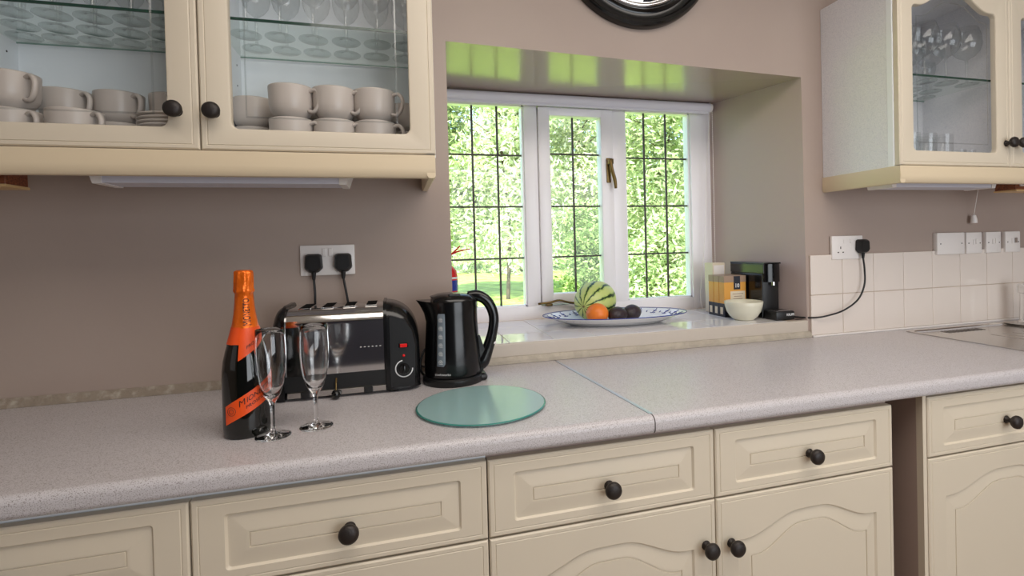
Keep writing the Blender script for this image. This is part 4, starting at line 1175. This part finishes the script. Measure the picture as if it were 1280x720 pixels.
def machine():
    x0, x1, y0, y1, z0, z1 = 1.360, 1.437, .082, .292, .9755, 1.192
    t = thing('coffee_machine', 'slim black capsule coffee machine at the right end of the sill', 'appliance', ((x0+x1)/2, .18, z0))
    obj('housing', bx((x0+.001, y0+.012, z0), (x1, y1, z1-.004), .006), m_blackm, t, smooth=30)
    obj('upper_panel', bx((x0-.002, y0+.002, 1.150), (x0+.004, y1-.002, z1-.005), .0015), m_black, t)
    obj('lower_panel', bx((x0-.001, y0+.012, z0+.004), (x0+.004, y1-.080, 1.147), .0015), m_black, t)
    obj('water_tank', bx((x0-.001, y1-.078, z0+.004), (x0+.004, y1-.002, 1.147), .002), m_black, t)
    obj('top_cover', bx((x0-.002, y0, z1-.005), (x1+.001, y1+.001, z1+.001), .002), m_black, t)
    b = BM()
    n = 12; A = []; B = []
    for k in range(n+1):
        a = PI*k/n; px = (x0+x1)/2-math.cos(a)*(x1-x0)/2; py = y0+.012-.022*math.sin(a)
        A.append((px, py, 1.118)); B.append((px, py, 1.188))
    A += [(x1, y0+.02, 1.118), (x0, y0+.02, 1.118)]; B += [(x1, y0+.02, 1.188), (x0, y0+.02, 1.188)]
    loft(b, [A, B], capA=True, capB=True); obj('brew_head', b, m_blackfr, t, smooth=30)
    b = BM(); tube(b, [(1.398, y0-.002, 1.120), (1.398, y0-.002, 1.105)], .007, 12); obj('spout', b, m_chrome, t)
    b = BM(); box(b, (x0+.004, y0-.058, z0), (x1+.012, y0+.014, z0+.034), .006)
    tr = obj('drip_tray', b, m_blackm, t, smooth=30)
    b = BM()
    for k in range(6): box(b, (x0+.014, y0-.048+k*.009, z0+.034), (x1+.003, y0-.044+k*.009, z0+.0355))
    obj('grille', b, m_chrome, tr)
    obj('lettering', text_bm('KRUPS', .012, lambda x, y, z: (x1-.010+x, y0-.0584-z, z0+.020+y), .0001, .0003), m_print, t)
machine()
# small fire extinguisher at the far left of the sill, mostly behind the wall corner
fe = thing('fire_extinguisher', 'small red fire extinguisher at the left end of the sill, half hidden by the wall', 'extinguisher', (.172, .37, .9755))
b = BM(); lathe(b, [(0, .9758), (.036, .9758), (.040, .981), (.040, 1.175), (.036, 1.195), (.022, 1.212), (.012, 1.218), (.012, 1.236), (0, 1.236)], (.172, .37, 0), 36); obj('cylinder', b, m_red, fe, smooth=40)
b = BM(); lathe(b, [(.0404, 1.12), (.0407, 1.12), (.0407, 1.16), (.0404, 1.16), (.0404, 1.12)], (.172, .37, 0), 36); obj('blue_label', b, m_blue, fe, smooth=40)
b = BM(); lathe(b, [(.0404, 1.165), (.0407, 1.165), (.0407, 1.172), (.0404, 1.172), (.0404, 1.165)], (.172, .37, 0), 36)
lathe(b, [(.0404, 1.085), (.0407, 1.085), (.0407, 1.108), (.0404, 1.108), (.0404, 1.085)], (.172, .37, 0), 36)
obj('white_label', b, m_print, fe, smooth=40)
b = BM(); tube(b, [(.16, .37, 1.240), (.20, .365, 1.262), (.235, .36, 1.272), (.262, .355, 1.276)], [.005, .004, .003, .002], 6, 3); tube(b, [(.16, .37, 1.240), (.19, .36, 1.258), (.222, .35, 1.288)], [.004, .003], 6, 3)
box(b, (.155, .362, 1.232), (.19, .378, 1.245), .003); obj('valve_levers', b, m_red, fe, smooth=30)

# ------------------------------------------------------------------ garden
def mesh_np(name, co, faces4, m, parent=None, kind=None, loc=None):
    me = bpy.data.meshes.new(name)
    nv = len(co); nf = len(faces4)
    me.vertices.add(nv); me.vertices.foreach_set('co', co.astype(np.float32).ravel())
    me.loops.add(nf*4); me.loops.foreach_set('vertex_index', faces4.astype(np.int32).ravel())
    me.polygons.add(nf); me.polygons.foreach_set('loop_start', np.arange(0, nf*4, 4, dtype=np.int32))
    me.update(calc_edges=True); me.materials.append(m)
    o = bpy.data.objects.new(name, me); COL.objects.link(o)
    if parent is not None: o.parent = parent
    if kind: o['kind'] = kind
    return o
def leaves(n, blobs, ls, m, parent, droop=.5):
    """n leaves spread through the outer shells of ellipsoids (cx,cy,cz,rx,ry,rz)"""
    B = np.array(blobs); vol = B[:, 3]*B[:, 5]; pick = rng.choice(len(B), n, p=vol/vol.sum())
    d = rng.normal(size=(n, 3)); d /= np.linalg.norm(d, axis=1)[:, None]
    rad = 1-.45*rng.random(n)**1.6
    # clusters: sprays of leaves
    c = B[pick, :3]+d*B[pick, 3:]*rad[:, None]
    nc = n//10
    cc = c[:nc][rng.integers(0, nc, n)]+rng.normal(size=(n, 3))*ls*1.6
    c = np.where((rng.random(n) < .75)[:, None], cc, c)
    u = rng.normal(size=(n, 3)); u[:, 2] = u[:, 2]*.5-droop; u /= np.linalg.norm(u, axis=1)[:, None]
    w = rng.normal(size=(n, 3)); w -= (w*u).sum(1)[:, None]*u; w /= np.linalg.norm(w, axis=1)[:, None]
    s = ls*(.6+.8*rng.random(n))[:, None]
    co = np.empty((n, 4, 3)); co[:, 0] = c-u*s; co[:, 1] = c+w*s*.34; co[:, 2] = c+u*s; co[:, 3] = c-w*s*.34
    co = co.reshape(-1, 3)
    co[:, 2] = np.maximum(co[:, 2], GZ(0)+.02)
    co -= np.array(wloc(parent))
    return mesh_np('foliage', co, np.arange(n*4).reshape(n, 4), m, parent, 'stuff')
GZ = lambda y: -.25
def tree(name, label, cat, x, y, h, r, nl, ls, m, group, trunk=.12, nb=9, low=0.1, x2=None):
    t = thing(name, label, cat, (x, y, GZ(y)), group)
    bl = []
    for i in range(nb):
        f = (i+.5)/nb
        z = GZ(y)+h*(low+(1-low)*f)*.95
        rr_ = r*(.55+.45*math.sin(PI*min(1, .25+f*.7)))
        for q in range(2):
            a = random.random()*2*PI
            bl.append((x+math.cos(a)*rr_*.5, y+math.sin(a)*rr_*.5, z, rr_*.62, rr_*.62, h/nb*1.1))
    leaves(nl, bl, ls, m, t)
    b = BM(); tube(b, [(x, y, GZ(y)-.1), (x+.05*r, y, GZ(y)+h*.3), (x-.06*r, y+.1, GZ(y)+h*.6), (x, y, GZ(y)+h*.85)], [trunk, trunk*.3], 9, 4)
    for i in range(8):
        a = random.random()*2*PI; z = GZ(y)+h*(.25+.07*i)
        tube(b, [(x, y, z), (x+math.cos(a)*r*.4, y+math.sin(a)*r*.4, z+h*.07), (x+math.cos(a)*r*.8, y+math.sin(a)*r*.8, z+h*.10)], [trunk*.35, trunk*.08], 6, 2)
    obj('trunk', b, m_bark, t, smooth='all')
    return t
lawn = BM(); box(lawn, (-30, RT+.05, -.45), (75, 75, -.25))
struct('lawn', lawn, m_lawn)
GT = 'trees beyond the lawn'
# far wall of trees behind the lawn, left pane, and on to the right
far = [(-5.0, 27, 11, 3.6), (1.5, 29, 12, 3.8), (6.5, 26.5, 11, 3.4), (12, 27, 12, 3.8), (18, 25, 12, 4), (25, 24, 12, 4), (32, 22, 12, 4.2)]
tl = ['tree beyond the lawn, outside the left edge of the window', 'tall tree at the far end of the lawn, left in the left pane', 'tall tree at the far end of the lawn, right in the left pane', 'far tree seen between the mullions left of the sash', 'far tree behind the shrubs in the middle sash', 'far tree behind the shrubs in the right light', 'far tree towards the right reveal']
for i, (x, y, h, r) in enumerate(far):
    tree('broadleaf_tree', tl[i], 'tree', x, y, h, r, 11000, .20, m_leafB if i % 2 else m_leafA, GT, .2, 9, 0.0)
# nearer trees whose boughs fill the upper panes
near = [(.9, 13.5, 8.0, 1.6, m_leafB, 'mid-green tree at the left edge of the window'), (2.9, 12.5, 8.0, 1.7, m_leafA, 'pale-leaved tree filling the upper left panes'), (5.6, 13.5, 8.5, 2.0, m_leafA, 'pale-leaved tree just left of the mullion'),
        (7.6, 11.5, 8.0, 1.9, m_leafB, 'mid-green tree behind the middle sash'), (10.2, 12.0, 8.5, 2.0, m_leafA, 'pale-leaved tree behind the right light'), (13.2, 12.5, 8.5, 2.1, m_leafB, 'mid-green tree at the right edge of the window')]
for i, (x, y, h, r, m, lab) in enumerate(near):
    tree('broadleaf_tree', lab, 'tree', x, y, h, r, 15000, .10, m, 'trees across the garden', .06, 9, .20 if i < 3 else .05)
shr = [(4.1, 8.9, 1.7, .8, m_leafC, 'dark green shrub at the lawn edge, right in the left pane'), (5.0, 7.4, 2.0, .8, m_leafB, 'green shrub low in the middle sash'), (7.2, 9.2, 2.5, 1.0, m_leafC, 'green shrub behind the watermelon'),
       (8.6, 8.2, 2.4, .95, m_leafA, 'pale shrub low in the right light'), (10.0, 8.4, 2.2, .8, m_leafR, 'russet shrub low in the right light'), (11.2, 8.8, 2.6, 1.0, m_leafA, 'pale shrub at the right end of the window'), (4.6, 10.6, 2.4, .8, m_leafC, 'dark shrub at the far side of the lawn, left pane')]
for x, y, h, r, m, lab in shr:
    tree('garden_shrub', lab, 'shrub', x, y, h, r, 7000, .065, m, 'shrubs along the lawn', .04, 5, .0)
